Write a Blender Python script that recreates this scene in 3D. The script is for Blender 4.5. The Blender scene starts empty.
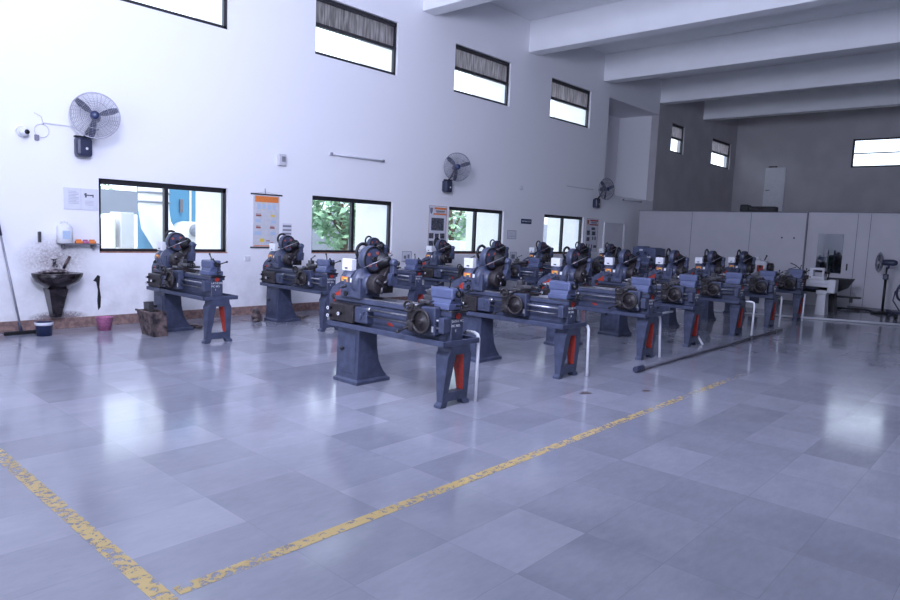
import bpy, bmesh, math, random
from mathutils import Vector, Matrix
random.seed(7)
C = bpy.context.scene.collection
PI = math.pi
W = 9.94            # plane of the window wall
# ------------------------------------------------------------------ materials
MATS = {}
def nodes_of(m):
    m.use_nodes = True
    nt = m.node_tree
    return nt, nt.nodes, nt.links, nt.nodes['Principled BSDF']
def mat(name, col, rough=0.5, metal=0.0, var=0.12, scale=9.0, bump=0.0, bscale=60.0, spec=None, col2=None, lo=0.4, hi=0.65):
    if name in MATS: return MATS[name]
    m = bpy.data.materials.new(name)
    nt, N, L, b = nodes_of(m)
    tc = N.new('ShaderNodeTexCoord')
    nz = N.new('ShaderNodeTexNoise'); nz.inputs['Scale'].default_value = scale; nz.inputs['Detail'].default_value = 4
    L.new(tc.outputs['Object'], nz.inputs['Vector'])
    cr = N.new('ShaderNodeValToRGB')
    c2 = col2 if col2 else tuple(c * (1 - var) for c in col)
    cr.color_ramp.elements[0].position = lo; cr.color_ramp.elements[0].color = (*c2, 1)
    cr.color_ramp.elements[1].position = hi; cr.color_ramp.elements[1].color = (*col, 1)
    L.new(nz.outputs['Fac'], cr.inputs['Fac']); L.new(cr.outputs['Color'], b.inputs['Base Color'])
    b.inputs['Roughness'].default_value = rough; b.inputs['Metallic'].default_value = metal
    if spec is not None: b.inputs['Specular IOR Level'].default_value = spec
    if bump:
        n2 = N.new('ShaderNodeTexNoise'); n2.inputs['Scale'].default_value = bscale
        L.new(tc.outputs['Object'], n2.inputs['Vector'])
        bp = N.new('ShaderNodeBump'); bp.inputs['Strength'].default_value = bump; bp.inputs['Distance'].default_value = 0.01
        L.new(n2.outputs['Fac'], bp.inputs['Height']); L.new(bp.outputs['Normal'], b.inputs['Normal'])
    MATS[name] = m
    return m

BLUE = mat('machine_blue', (0.060, 0.072, 0.128), 0.42, var=0.30, scale=11, bump=0.15)
BLUE2 = mat('tailstock_blue', (0.085, 0.105, 0.20), 0.40, var=0.12, scale=14)
BROWN = mat('oily_iron', (0.030, 0.024, 0.028), 0.5, 0.1, var=0.5, scale=22, bump=0.3)
BLACK = mat('black_iron', (0.010, 0.010, 0.014), 0.5, var=0.3)
STEEL = mat('worn_steel', (0.42, 0.42, 0.46), 0.28, 0.9, var=0.35, scale=18)
DSTEEL = mat('dull_steel', (0.16, 0.155, 0.17), 0.35, 0.75, var=0.35, scale=18)
RED = mat('red_paint', (0.42, 0.035, 0.018), 0.5, var=0.25, scale=40)
ORANGE = mat('orange_label', (0.85, 0.25, 0.06), 0.5, var=0.2, scale=60)
YELL = mat('yellow_print', (0.85, 0.62, 0.10), 0.5)
WHITE = mat('white_plastic', (0.74, 0.75, 0.79), 0.45, var=0.06)
GREYP = mat('grey_print', (0.22, 0.22, 0.27), 0.6)
PIPEW = mat('white_pipe', (0.72, 0.73, 0.78), 0.4, var=0.1)
PIPEG = mat('grey_pipe', (0.13, 0.13, 0.16), 0.45, 0.3, var=0.3, scale=4)
FRAME = mat('window_frame_black', (0.018, 0.017, 0.022), 0.45, var=0.2)
CEIL = mat('ceiling_paint', (0.88, 0.89, 0.92), 0.75, var=0.03, scale=1.5)
PANEL = mat('partition_panel', (0.46, 0.45, 0.49), 0.6, var=0.05, scale=2)
SEAM = mat('partition_seam', (0.16, 0.16, 0.19), 0.6)
DOORM = mat('door_paint', (0.66, 0.66, 0.70), 0.55, var=0.05, scale=3)
NAVY = mat('navy_plastic', (0.02, 0.035, 0.11), 0.35, var=0.3)
FANB = mat('fan_blue_grey', (0.035, 0.042, 0.085), 0.4, var=0.2)
WIRE = mat('guard_wire', (0.32, 0.32, 0.38), 0.35, 0.5, var=0.1)
PINK = mat('pink_plastic', (0.52, 0.17, 0.33), 0.4, var=0.35, scale=40)
PAPER = mat('paper', (0.68, 0.69, 0.76), 0.6, var=0.05, scale=12)
BANNER = mat('banner_cloth', (0.60, 0.60, 0.64), 0.7, var=0.08, scale=20)
PHOTO = mat('printed_photo', (0.16, 0.17, 0.20), 0.5, col2=(0.02, 0.02, 0.035), scale=45)
CYAN = mat('cyan_print', (0.38, 0.50, 0.68), 0.6, col2=(0.45, 0.55, 0.68), scale=80)
RUST = mat('red_print', (0.45, 0.09, 0.05), 0.6, col2=(0.25, 0.10, 0.10), scale=80)
GRIME = mat('grimy_metal', (0.17, 0.12, 0.115), 0.6, 0.1, col2=(0.02, 0.015, 0.02), scale=11, lo=0.38, hi=0.62)
SINK = mat('stained_basin', (0.035, 0.025, 0.03), 0.2, col2=(0.008, 0.006, 0.008), scale=12)
SINKW = mat('stained_basin_rim', (0.42, 0.37, 0.40), 0.3, col2=(0.09, 0.07, 0.075), scale=22)
BASE = mat('baseboard_stone', (0.34, 0.22, 0.19), 0.5, col2=(0.19, 0.12, 0.115), scale=16)
CREAM = mat('white_enamel', (0.58, 0.58, 0.62), 0.4, var=0.1)
EXTW = mat('outside_plaster', (0.84, 0.83, 0.84), 0.9, var=0.05, scale=4)
EXTB = mat('outside_blue_sheet', (0.09, 0.27, 0.44), 0.6, var=0.06, scale=3)
EXTG = mat('outside_grey_wall', (0.24, 0.26, 0.32), 0.9, var=0.06, scale=3)
GRND = mat('outside_ground', (0.42, 0.42, 0.38), 0.95, var=0.2, scale=2)
BARK = mat('bark', (0.16, 0.12, 0.09), 0.9, var=0.4, scale=12)
LEAF = mat('leaf', (0.40, 0.58, 0.38), 0.6, col2=(0.20, 0.36, 0.22), scale=3)
CORK = mat('terracotta_ledge', (0.42, 0.20, 0.15), 0.7, var=0.3, scale=20)

def floor_material():
    m = bpy.data.materials.new('polished_stone_tiles')
    nt, N, L, b = nodes_of(m)
    tc = N.new('ShaderNodeTexCoord'); sp = N.new('ShaderNodeSeparateXYZ'); L.new(tc.outputs['Object'], sp.inputs[0])
    def M(op, a, b_=None, c=None):
        n = N.new('ShaderNodeMath'); n.operation = op
        for i, v in enumerate((a, b_, c)):
            if v is None: continue
            if isinstance(v, (int, float)): n.inputs[i].default_value = v
            else: L.new(v, n.inputs[i])
        return n.outputs[0]
    u = M('DIVIDE', M('SUBTRACT', sp.outputs['X'], 1.2), 0.6)
    v = M('DIVIDE', M('SUBTRACT', sp.outputs['Y'], 1.24), 0.432)
    fu, fv = M('FLOOR', u), M('FLOOR', v)
    cb = N.new('ShaderNodeCombineXYZ'); L.new(fu, cb.inputs[0]); L.new(fv, cb.inputs[1])
    wn = N.new('ShaderNodeTexWhiteNoise'); wn.noise_dimensions = '3D'; L.new(cb.outputs[0], wn.inputs['Vector'])
    ru, rv = M('FRACT', u), M('FRACT', v)
    eu = M('MULTIPLY', M('MINIMUM', ru, M('SUBTRACT', 1.0, ru)), 0.6)
    ev = M('MULTIPLY', M('MINIMUM', rv, M('SUBTRACT', 1.0, rv)), 0.432)
    joint = M('LESS_THAN', M('MINIMUM', eu, ev), 0.0018)
    # cloudy stone, shifted tile by tile
    ad = N.new('ShaderNodeVectorMath'); ad.operation = 'ADD'
    sc = N.new('ShaderNodeVectorMath'); sc.operation = 'SCALE'; L.new(wn.outputs['Color'], sc.inputs[0]); sc.inputs['Scale'].default_value = 30
    L.new(tc.outputs['Object'], ad.inputs[0]); L.new(sc.outputs[0], ad.inputs[1])
    n1 = N.new('ShaderNodeTexNoise'); n1.inputs['Scale'].default_value = 3.2; n1.inputs['Detail'].default_value = 6; n1.inputs['Roughness'].default_value = 0.5
    L.new(ad.outputs[0], n1.inputs['Vector'])
    n2 = N.new('ShaderNodeTexNoise'); n2.inputs['Scale'].default_value = 0.35; n2.inputs['Detail'].default_value = 3
    L.new(tc.outputs['Object'], n2.inputs['Vector'])
    t = M('ADD', M('MULTIPLY', M('POWER', wn.outputs['Value'], 1.6), 0.36), M('MULTIPLY', n1.outputs['Fac'], 0.42))
    t = M('ADD', t, M('MULTIPLY', M('SUBTRACT', n2.outputs['Fac'], 0.5), 0.5))
    mpn = N.new('ShaderNodeMapping'); mpn.inputs['Scale'].default_value = (9, 26, 9); mpn.inputs['Rotation'].default_value = (0, 0, .5); L.new(ad.outputs[0], mpn.inputs[0])
    n4 = N.new('ShaderNodeTexNoise'); n4.inputs['Scale'].default_value = 1.0; n4.inputs['Detail'].default_value = 7; n4.inputs['Roughness'].default_value = 0.7
    L.new(mpn.outputs[0], n4.inputs['Vector'])
    t = M('ADD', t, M('MULTIPLY', M('SUBTRACT', n4.outputs['Fac'], 0.5), 0.38))
    cr = N.new('ShaderNodeValToRGB'); e = cr.color_ramp.elements
    e[0].position = 0.10; e[0].color = (0.215, 0.222, 0.27, 1)
    e[1].position = 0.90; e[1].color = (0.40, 0.405, 0.47, 1)
    L.new(t, cr.inputs['Fac'])
    mx = N.new('ShaderNodeMixRGB'); L.new(M('MULTIPLY', joint, 0.3), mx.inputs['Fac']); L.new(cr.outputs['Color'], mx.inputs['Color1'])
    mx.inputs['Color2'].default_value = (0.12, 0.12, 0.15, 1)
    L.new(mx.outputs['Color'], b.inputs['Base Color'])
    rg = M('ADD', 0.06, M('MULTIPLY', n1.outputs['Fac'], 0.10))
    rg = M('ADD', rg, M('MULTIPLY', wn.outputs['Value'], 0.04))
    L.new(rg, b.inputs['Roughness'])
    b.inputs['Specular IOR Level'].default_value = 0.62
    n3 = N.new('ShaderNodeTexNoise'); n3.inputs['Scale'].default_value = 2.2; n3.inputs['Detail'].default_value = 3
    L.new(tc.outputs['Object'], n3.inputs['Vector'])
    bp = N.new('ShaderNodeBump'); bp.inputs['Strength'].default_value = 0.06; bp.inputs['Distance'].default_value = 0.02
    L.new(n3.outputs['Fac'], bp.inputs['Height']); L.new(bp.outputs['Normal'], b.inputs['Normal'])
    return m
FLOOR = floor_material()

def wall_material():
    m = bpy.data.materials.new('wall_paint')
    nt, N, L, b = nodes_of(m)
    tc = N.new('ShaderNodeTexCoord'); sp = N.new('ShaderNodeSeparateXYZ'); L.new(tc.outputs['Object'], sp.inputs[0])
    def M(op, a, b_=None, clamp=False):
        n = N.new('ShaderNodeMath'); n.operation = op; n.use_clamp = clamp
        for i, v in enumerate((a, b_)):
            if v is None: continue
            if isinstance(v, (int, float)): n.inputs[i].default_value = v
            else: L.new(v, n.inputs[i])
        return n.outputs[0]
    nz = N.new('ShaderNodeTexNoise'); nz.inputs['Scale'].default_value = 2.3; nz.inputs['Detail'].default_value = 7; nz.inputs['Roughness'].default_value = 0.65
    L.new(tc.outputs['Object'], nz.inputs['Vector'])
    nf = N.new('ShaderNodeTexNoise'); nf.inputs['Scale'].default_value = 40; nf.inputs['Detail'].default_value = 5; nf.inputs['Roughness'].default_value = 0.7
    L.new(tc.outputs['Object'], nf.inputs['Vector'])
    # scuffed lower wall
    low = M('MULTIPLY', M('SUBTRACT', 1.35, sp.outputs['Z'], True), M('MULTIPLY', M('SUBTRACT', nz.outputs['Fac'], 0.40), 2.6), True)
    # grime splashed around the wash basin
    dx = M('DIVIDE', M('SUBTRACT', sp.outputs['X'], 3.08), 0.40)
    dz = M('DIVIDE', M('SUBTRACT', sp.outputs['Z'], 0.93), 0.30)
    r = M('SQRT', M('ADD', M('MULTIPLY', dx, dx), M('MULTIPLY', dz, dz)))
    sp_ = M('MULTIPLY', M('SUBTRACT', 1.25, r, True), M('MULTIPLY', M('SUBTRACT', nf.outputs['Fac'], 0.22), 2.3), True)
    dx2 = M('DIVIDE', M('SUBTRACT', sp.outputs['X'], 3.12), 0.30)
    dz2 = M('DIVIDE', M('SUBTRACT', sp.outputs['Z'], 0.16), 0.07)
    r2 = M('SQRT', M('ADD', M('MULTIPLY', dx2, dx2), M('MULTIPLY', dz2, dz2)))
    sp2 = M('MULTIPLY', M('SUBTRACT', 1.3, r2, True), M('MULTIPLY', M('SUBTRACT', nf.outputs['Fac'], 0.25), 6), True)
    mx = N.new('ShaderNodeMixRGB'); L.new(M('MULTIPLY', low, 0.6), mx.inputs['Fac'])
    mx.inputs['Color1'].default_value = (0.84, 0.84, 0.875, 1); mx.inputs['Color2'].default_value = (0.44, 0.42, 0.45, 1)
    m2 = N.new('ShaderNodeMixRGB'); L.new(M('MAXIMUM', sp_, sp2), m2.inputs['Fac']); L.new(mx.outputs['Color'], m2.inputs['Color1'])
    m2.inputs['Color2'].default_value = (0.26, 0.22, 0.235, 1)
    L.new(m2.outputs['Color'], b.inputs['Base Color'])
    b.inputs['Roughness'].default_value = 0.7
    return m
WALL = wall_material()
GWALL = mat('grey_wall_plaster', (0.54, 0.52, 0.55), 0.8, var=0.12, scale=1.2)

def glass_material(name, tint, gloss=0.06, frosted=0.0):
    m = bpy.data.materials.new(name); m.use_nodes = True
    nt = m.node_tree; N = nt.nodes; L = nt.links; N.clear()
    out = N.new('ShaderNodeOutputMaterial'); tr = N.new('ShaderNodeBsdfTransparent'); tr.inputs['Color'].default_value = (*tint, 1)
    gl = N.new('ShaderNodeBsdfGlossy'); gl.inputs['Roughness'].default_value = 0.03
    mx = N.new('ShaderNodeMixShader'); mx.inputs['Fac'].default_value = gloss
    L.new(tr.outputs[0], mx.inputs[1]); L.new(gl.outputs[0], mx.inputs[2])
    last = mx.outputs[0]
    if frosted:
        tc = N.new('ShaderNodeTexCoord'); mp = N.new('ShaderNodeMapping'); mp.inputs['Scale'].default_value = (60, 60, 3)
        L.new(tc.outputs['Object'], mp.inputs[0])
        nz = N.new('ShaderNodeTexNoise'); nz.inputs['Scale'].default_value = 1.0; nz.inputs['Detail'].default_value = 5; L.new(mp.outputs[0], nz.inputs['Vector'])
        cr = N.new('ShaderNodeValToRGB'); cr.color_ramp.elements[0].color = (0.12, 0.11, 0.12, 1); cr.color_ramp.elements[0].position = 0.35
        cr.color_ramp.elements[1].color = (0.42, 0.40, 0.43, 1); cr.color_ramp.elements[1].position = 0.7
        L.new(nz.outputs['Fac'], cr.inputs['Fac'])
        tl = N.new('ShaderNodeBsdfTranslucent'); L.new(cr.outputs[0], tl.inputs['Color'])
        m2 = N.new('ShaderNodeMixShader'); m2.inputs['Fac'].default_value = frosted
        L.new(last, m2.inputs[1]); L.new(tl.outputs[0], m2.inputs[2]); last = m2.outputs[0]
    L.new(last, out.inputs['Surface'])
    return m
GLASS = glass_material('window_glass', (0.93, 0.96, 0.97), 0.03)
FROST = glass_material('ribbed_glass', (0.9, 0.9, 0.92), 0.05, 0.88)
DGLASS = glass_material('door_glass', (0.55, 0.60, 0.65), 0.35)

def line_material():
    m = bpy.data.materials.new('worn_yellow_paint')
    nt, N, L, b = nodes_of(m)
    b.inputs['Base Color'].default_value = (0.62, 0.45, 0.17, 1); b.inputs['Roughness'].default_value = 0.45
    tc = N.new('ShaderNodeTexCoord')
    nz = N.new('ShaderNodeTexNoise'); nz.inputs['Scale'].default_value = 26; nz.inputs['Detail'].default_value = 6; nz.inputs['Roughness'].default_value = 0.7
    L.new(tc.outputs['Object'], nz.inputs['Vector'])
    n2 = N.new('ShaderNodeTexNoise'); n2.inputs['Scale'].default_value = 1.6; L.new(tc.outputs['Object'], n2.inputs['Vector'])
    sp = N.new('ShaderNodeSeparateXYZ'); L.new(tc.outputs['Object'], sp.inputs[0])
    def M(op, a, b_=None, clamp=False):
        n = N.new('ShaderNodeMath'); n.operation = op; n.use_clamp = clamp
        for i, v in enumerate((a, b_)):
            if v is None: continue
            if isinstance(v, (int, float)): n.inputs[i].default_value = v
            else: L.new(v, n.inputs[i])
        return n.outputs[0]
    f = M('ADD', M('MULTIPLY', nz.outputs['Fac'], 1.0), M('MULTIPLY', n2.outputs['Fac'], 0.30))
    f = M('SUBTRACT', f, M('MULTIPLY', M('SUBTRACT', sp.outputs['X'], 1.5, True), 0.0))
    wear = M('MULTIPLY', M('MAXIMUM', M('SUBTRACT', sp.outputs['X'], 4.0), 0.0), 0.022)
    a = M('GREATER_THAN', M('SUBTRACT', f, wear), 0.635)
    L.new(a, b.inputs['Alpha'])
    return m
LINE = line_material()

# ------------------------------------------------------------------ mesh builder
class MB:
    def __init__(s): s.bm = bmesh.new()
    def box(s, x0, x1, y0, y1, z0, z1, bev=0.0, seg=2):
        vs = [s.bm.verts.new((x, y, z)) for x in (x0, x1) for y in (y0, y1) for z in (z0, z1)]
        fs = []
        for f in ((0, 1, 3, 2), (4, 6, 7, 5), (0, 4, 5, 1), (2, 3, 7, 6), (0, 2, 6, 4), (1, 5, 7, 3)):
            fs.append(s.bm.faces.new([vs[i] for i in f]))
        if bev:
            es = list({e for f in fs for e in f.edges})
            bmesh.ops.bevel(s.bm, geom=es, offset=bev, segments=seg, affect='EDGES', profile=0.5)
        return s
    def loft(s, rings, cap=True, smooth=True):
        R = [[s.bm.verts.new(p) for p in r] for r in rings]
        n = len(R[0])
        for a, b in zip(R, R[1:]):
            for i in range(n):
                f = s.bm.faces.new((a[i], a[(i + 1) % n], b[(i + 1) % n], b[i])); f.smooth = smooth
        if cap:
            s.bm.faces.new(R[0][::-1]); s.bm.faces.new(R[-1])
        return s
    def _frame(s, d):
        d = Vector(d).normalized(); a = Vector((0, 0, 1)) if abs(d.z) < 0.9 else Vector((1, 0, 0))
        u = d.cross(a).normalized(); return d, u, d.cross(u).normalized()
    def rev(s, c, axis, prof, seg=24, cap=True, smooth=True):      # prof = [(t along axis, radius)]
        d, u, v = s._frame(axis); c = Vector(c)
        rings = [[c + d * t + (u * math.cos(2 * PI * i / seg) + v * math.sin(2 * PI * i / seg)) * max(r, 1e-4) for i in range(seg)] for t, r in prof]
        return s.loft(rings, cap, smooth)
    def cyl(s, p, q, r, r2=None, seg=18, ch=0.0):
        p, q = Vector(p), Vector(q); L = (q - p).length; r2 = r if r2 is None else r2
        prof = [(0, r), (L, r2)] if not ch else [(0, r - ch), (ch, r), (L - ch, r2), (L, r2 - ch)]
        return s.rev(p, q - p, prof, seg, True, seg > 8)
    def tube(s, pts, r, seg=8, closed=False):
        P = [Vector(p) for p in pts]; rings = []; n = len(P)
        up = None
        for i, p in enumerate(P):
            a = P[(i - 1) % n] if closed or i > 0 else p
            b = P[(i + 1) % n] if closed or i < n - 1 else p
            d = (b - a).normalized()
            if up is None: _, u, v = s._frame(d)
            else:
                u = (up - d * up.dot(d)).normalized(); v = d.cross(u)
            up = u
            rings.append([p + (u * math.cos(2 * PI * k / seg) + v * math.sin(2 * PI * k / seg)) * r for k in range(seg)])
        if closed: rings.append(None)
        if closed:
            rings.pop()
            R = [[s.bm.verts.new(p) for p in q] for q in rings]
            for j in range(n):
                a, b = R[j], R[(j + 1) % n]
                for i in range(seg):
                    f = s.bm.faces.new((a[i], a[(i + 1) % seg], b[(i + 1) % seg], b[i])); f.smooth = True
            return s
        return s.loft(rings)
    def ring(s, c, axis, R, r, seg=28, rs=8):
        d, u, v = s._frame(axis); c = Vector(c)
        return s.tube([c + (u * math.cos(2 * PI * i / seg) + v * math.sin(2 * PI * i / seg)) * R for i in range(seg)], r, rs, True)
    def sph(s, c, r, sx=1, sy=1, sz=1, seg=14):
        m = Matrix.Translation(c) @ Matrix.Diagonal((sx, sy, sz, 1))
        res = bmesh.ops.create_uvsphere(s.bm, u_segments=seg, v_segments=max(6, seg // 2), radius=r, matrix=m)
        for v in res['verts']:
            for f in v.link_faces: f.smooth = True
        return s
    def prism(s, poly, axis, a, b, bev=0.0):       # poly of 2-D points in the plane normal to axis
        def P(p, t):
            return {'x': (t, p[0], p[1]), 'y': (p[0], t, p[1]), 'z': (p[0], p[1], t)}[axis]
        A = [s.bm.verts.new(P(p, a)) for p in poly]; B = [s.bm.verts.new(P(p, b)) for p in poly]
        n = len(poly); fs = [s.bm.faces.new(A[::-1]), s.bm.faces.new(B)]
        for i in range(n): fs.append(s.bm.faces.new((A[i], A[(i + 1) % n], B[(i + 1) % n], B[i])))
        if bev:
            es = list({e for f in fs[:2] for e in f.edges})
            bmesh.ops.bevel(s.bm, geom=es, offset=bev, segments=1, affect='EDGES')
        return s
    def taper(s, b0, b1, z0, z1):                   # b = (x0,x1,y0,y1) at z0 and z1
        q = lambda b, z: [(b[0], b[2], z), (b[1], b[2], z), (b[1], b[3], z), (b[0], b[3], z)]
        return s.loft([q(b0, z0), q(b1, z1)], True, False)
    def build(s, name, m, parent=None, loc=(0, 0, 0)):
        bmesh.ops.recalc_face_normals(s.bm, faces=s.bm.faces[:])
        me = bpy.data.meshes.new(name); s.bm.to_mesh(me); s.bm.free()
        me.materials.append(m)
        o = bpy.data.objects.new(name, me); C.objects.link(o); o.location = loc
        if parent: o.parent = parent
        return o
def tag(o, label, cat, group=None, kind=None):
    if label: o['label'] = label
    if cat: o['category'] = cat
    if group: o['group'] = group
    if kind: o['kind'] = kind
    return o
def thing(name, label, cat, loc=(0, 0, 0), rz=0.0, group=None):
    o = bpy.data.objects.new(name, None); C.objects.link(o); o.empty_display_size = 0.1
    o.location = loc; o.rotation_euler = (0, 0, rz)
    return tag(o, label, cat, group)
def struct(name, mb, m, parent=None, kind=True):
    o = mb.build(name, m, parent)
    if parent is None: o['kind'] = 'structure'
    return o
KIDS = {}
def kids(o): return [c for c in bpy.data.objects if c.parent == o]
def copy_tree(o, parent=None):
    c = o.copy(); C.objects.link(c)
    if parent: c.parent = parent
    for ch in kids(o): copy_tree(ch, c)
    return c
def text_obj(name, s, size, m, parent, loc, rot=(PI / 2, 0, 0), ext=0.0008, align='LEFT'):
    cu = bpy.data.curves.new(name, 'FONT'); cu.body = s; cu.size = size; cu.extrude = ext; cu.align_x = align; cu.align_y = 'CENTER'
    t = bpy.data.objects.new(name, cu); C.objects.link(t)
    me = bpy.data.meshes.new_from_object(t.evaluated_get(bpy.context.evaluated_depsgraph_get()))
    bpy.data.objects.remove(t); me.materials.clear(); me.materials.append(m)
    o = bpy.data.objects.new(name, me); C.objects.link(o); o.location = loc; o.rotation_euler = rot
    if parent: o.parent = parent
    return o

# ------------------------------------------------------------------ the hall
X0, X1, Y0, ZC = -5.0, 28.0, -9.0, 6.67
struct('floor', MB().box(X0, X1 + 0.0, Y0, W, -0.12, 0.0), FLOOR)
struct('ceiling', MB().box(X0, X1, Y0, W, ZC, ZC + 0.2), CEIL)

LOW = [(3.66, 5.62), (7.27, 9.24), (10.92, 12.90), (14.62, 16.59)]
HIGH = LOW + [(21.9, 22.95), (25.5, 27.45)]
holes = [(a, b, 1.03, 2.07) for a, b in LOW] + [(a, b, 4.53, 5.54) for a, b in LOW] + [(21.9, 22.95, 4.5, 5.46), (25.5, 27.45, 4.42, 5.42)]
holes += [(0.0, 1.95, 1.03, 2.07), (0.0, 1.95, 4.53, 5.54), (17.60, 20.87, 2.78, 5.55)]
def wall_cells(us, vs, hs, put):
    us = sorted(set(us)); vs = sorted(set(vs))
    for i in range(len(us) - 1):
        j = 0
        while j < len(vs) - 1:
            cu = (us[i] + us[i + 1]) / 2; k = j
            inside = lambda jj: any(h[0] < cu < h[1] and h[2] < (vs[jj] + vs[jj + 1]) / 2 < h[3] for h in hs)
            if inside(j): j += 1; continue
            while k + 1 < len(vs) - 1 and not inside(k + 1): k += 1
            put(us[i], us[i + 1], vs[j], vs[k + 1]); j = k + 1
mb = MB()
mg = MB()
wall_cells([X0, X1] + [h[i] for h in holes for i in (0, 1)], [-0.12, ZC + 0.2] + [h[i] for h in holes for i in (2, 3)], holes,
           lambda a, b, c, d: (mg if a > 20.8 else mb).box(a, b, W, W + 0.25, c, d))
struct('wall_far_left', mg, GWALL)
# deep recess above the third wall fan
RX0, RX1, RZ0, RZ1, RD = 17.60, 20.87, 2.78, 5.55, 11.35
mb.box(RX0 - 0.15, RX1 + 0.15, RD, RD + 0.15, RZ0 - 0.15, RZ1 + 0.15)
mb.box(RX0 - 0.15, RX0, W + 0.25, RD, RZ0, RZ1); mb.box(RX1, RX1 + 0.15, W + 0.25, RD, RZ0, RZ1)
mb.box(RX0 - 0.15, RX1 + 0.15, W + 0.25, RD, RZ1, RZ1 + 0.15); mb.box(RX0 - 0.15, RX1 + 0.15, W + 0.25, RD, RZ0 - 0.15, RZ0)
struct('wall_left', mb, WALL)
bh = [(3.9, 5.80, 4.42, 5.44)]
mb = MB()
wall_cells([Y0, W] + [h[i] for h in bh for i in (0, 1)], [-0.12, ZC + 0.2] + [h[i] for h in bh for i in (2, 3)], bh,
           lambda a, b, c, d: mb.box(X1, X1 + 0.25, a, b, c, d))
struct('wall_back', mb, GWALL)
struct('wall_right', MB().box(X0, X1, Y0 - 0.25, Y0, -0.12, ZC + 0.2), WALL)
rh = [(-1.5, 6.5, -0.12, 4.6)]
mb = MB()
wall_cells([Y0, W] + [-1.5, 6.5], [-0.12, 4.6, ZC + 0.2], rh, lambda a, b, c, d: mb.box(X0 - 0.25, X0, a, b, c, d))
struct('wall_rear', mb, WALL)
struct('baseboard_left', MB().box(X0, 17.75, W - 0.012, W, 0.0, 0.14).box(19.0, X1, W - 0.012, W, 0.0, 0.14), BASE)
# ceiling beams
for i, x in enumerate((9.88, 13.56, 17.21, 20.87, 24.45)):
    struct('beam_%d' % (i + 1), MB().box(x, x + 0.36, Y0, W, 5.93, ZC, 0.006, 1), CEIL)

def window(n, a, b, z0, z1, split, y=W + 0.085, upper=None, glass=GLASS):
    """window in the left wall; split 'v' = two sliding lights, 'h' = one above the other"""
    fr = struct('window_%d' % n, MB().box(a, b, y - 0.03, y + 0.03, z1 - 0.075, z1).box(a, b, y - 0.03, y + 0.03, z0, z0 + 0.06)
                .box(a, a + 0.045, y - 0.03, y + 0.03, z0, z1).box(b - 0.055, b, y - 0.03, y + 0.03, z0, z1), FRAME)
    m = (a + b) / 2; zm = z0 + (z1 - z0) * 0.52
    if split == 'v':
        struct('mullion', MB().box(m - 0.03, m + 0.03, y - 0.035, y + 0.035, z0, z1), FRAME, fr)
        struct('pane', MB().box(a + 0.04, m, y - 0.003, y + 0.003, z0 + 0.05, z1 - 0.05), glass, fr)
        struct('pane', MB().box(m, b - 0.05, y - 0.003, y + 0.003, z0 + 0.05, z1 - 0.05), glass, fr)
        struct('window_sill', MB().box(a, b, W + 0.0, y - 0.03, z0, z0 + 0.018), CORK, fr)
    else:
        struct('mullion', MB().box(a, b, y - 0.035, y + 0.035, zm - 0.03, zm + 0.03), FRAME, fr)
        struct('pane', MB().box(a + 0.04, b - 0.05, y - 0.003, y + 0.003, z0 + 0.05, zm), glass, fr)
        struct('pane', MB().box(a + 0.04, b - 0.05, y - 0.003, y + 0.003, zm, z1 - 0.05), upper or glass, fr)
n = 0
for a, b in LOW: n += 1; window(n, a, b, 1.03, 2.07, 'v')
for k, (a, b) in enumerate(LOW): n += 1; window(n, a, b, 4.53, 5.54, 'h', upper=None if k == 0 else FROST)
n += 1; window(n, 21.9, 22.95, 4.5, 5.46, 'h', upper=FROST)
n += 1; window(n, 25.5, 27.45, 4.42, 5.42, 'h', upper=FROST)
for z0, z1, s in ((1.03, 2.07, 'v'), (4.53, 5.54, 'h')): n += 1; window(n, 0.0, 1.95, z0, z1, s)
n += 1
xb = X1 + 0.06
fr = struct('window_%d' % n, MB().box(xb - .03, xb + .03, 3.9, 5.8, 5.38, 5.44).box(xb - .03, xb + .03, 3.9, 5.8, 4.42, 4.48)
            .box(xb - .03, xb + .03, 3.9, 3.96, 4.42, 5.44).box(xb - .03, xb + .03, 5.74, 5.8, 4.42, 5.44), FRAME)
struct('mullion', MB().box(xb - .035, xb + .035, 3.9, 5.8, 4.905, 4.945), FRAME, fr)
struct('pane', MB().box(xb - .003, xb + .003, 3.95, 5.75, 4.47, 4.92), GLASS, fr)
struct('pane', MB().box(xb - .003, xb + .003, 3.95, 5.75, 4.93, 5.39), GLASS, fr)

# door in the left wall beyond the last window, door high on the back wall
d = struct('door_1', MB().box(17.8, 18.93, W - 0.02, W, 0.0, 1.97, 0.004, 1), DOORM)
struct('door_frame', MB().box(17.74, 17.80, W - 0.03, W, 0, 2.0).box(18.93, 18.97, W - 0.035, W, 0, 2.0).box(17.74, 18.97, W - 0.03, W, 1.97, 2.0), WALL, d)
struct('door_edge', MB().box(19.02, 19.08, W - 0.03, W, 0.0, 1.9, 0.004, 1), WHITE, d)
d = struct('door_2', MB().box(X1 - 0.05, X1, 7.97, 8.72, 2.82, 4.50, 0.004, 1), WHITE)
struct('door_handle', MB().cyl((X1 - 0.05, 8.62, 3.62), (X1 - 0.09, 8.62, 3.62), 0.02).box(X1 - 0.10, X1 - 0.085, 8.50, 8.63, 3.61, 3.635, 0.003, 1), BLACK, d)
struct('door_stain', MB().box(X1 - 0.04, X1, 8.3, 8.62, 4.50, 4.56, 0.01, 1), GRIME, d)

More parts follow.
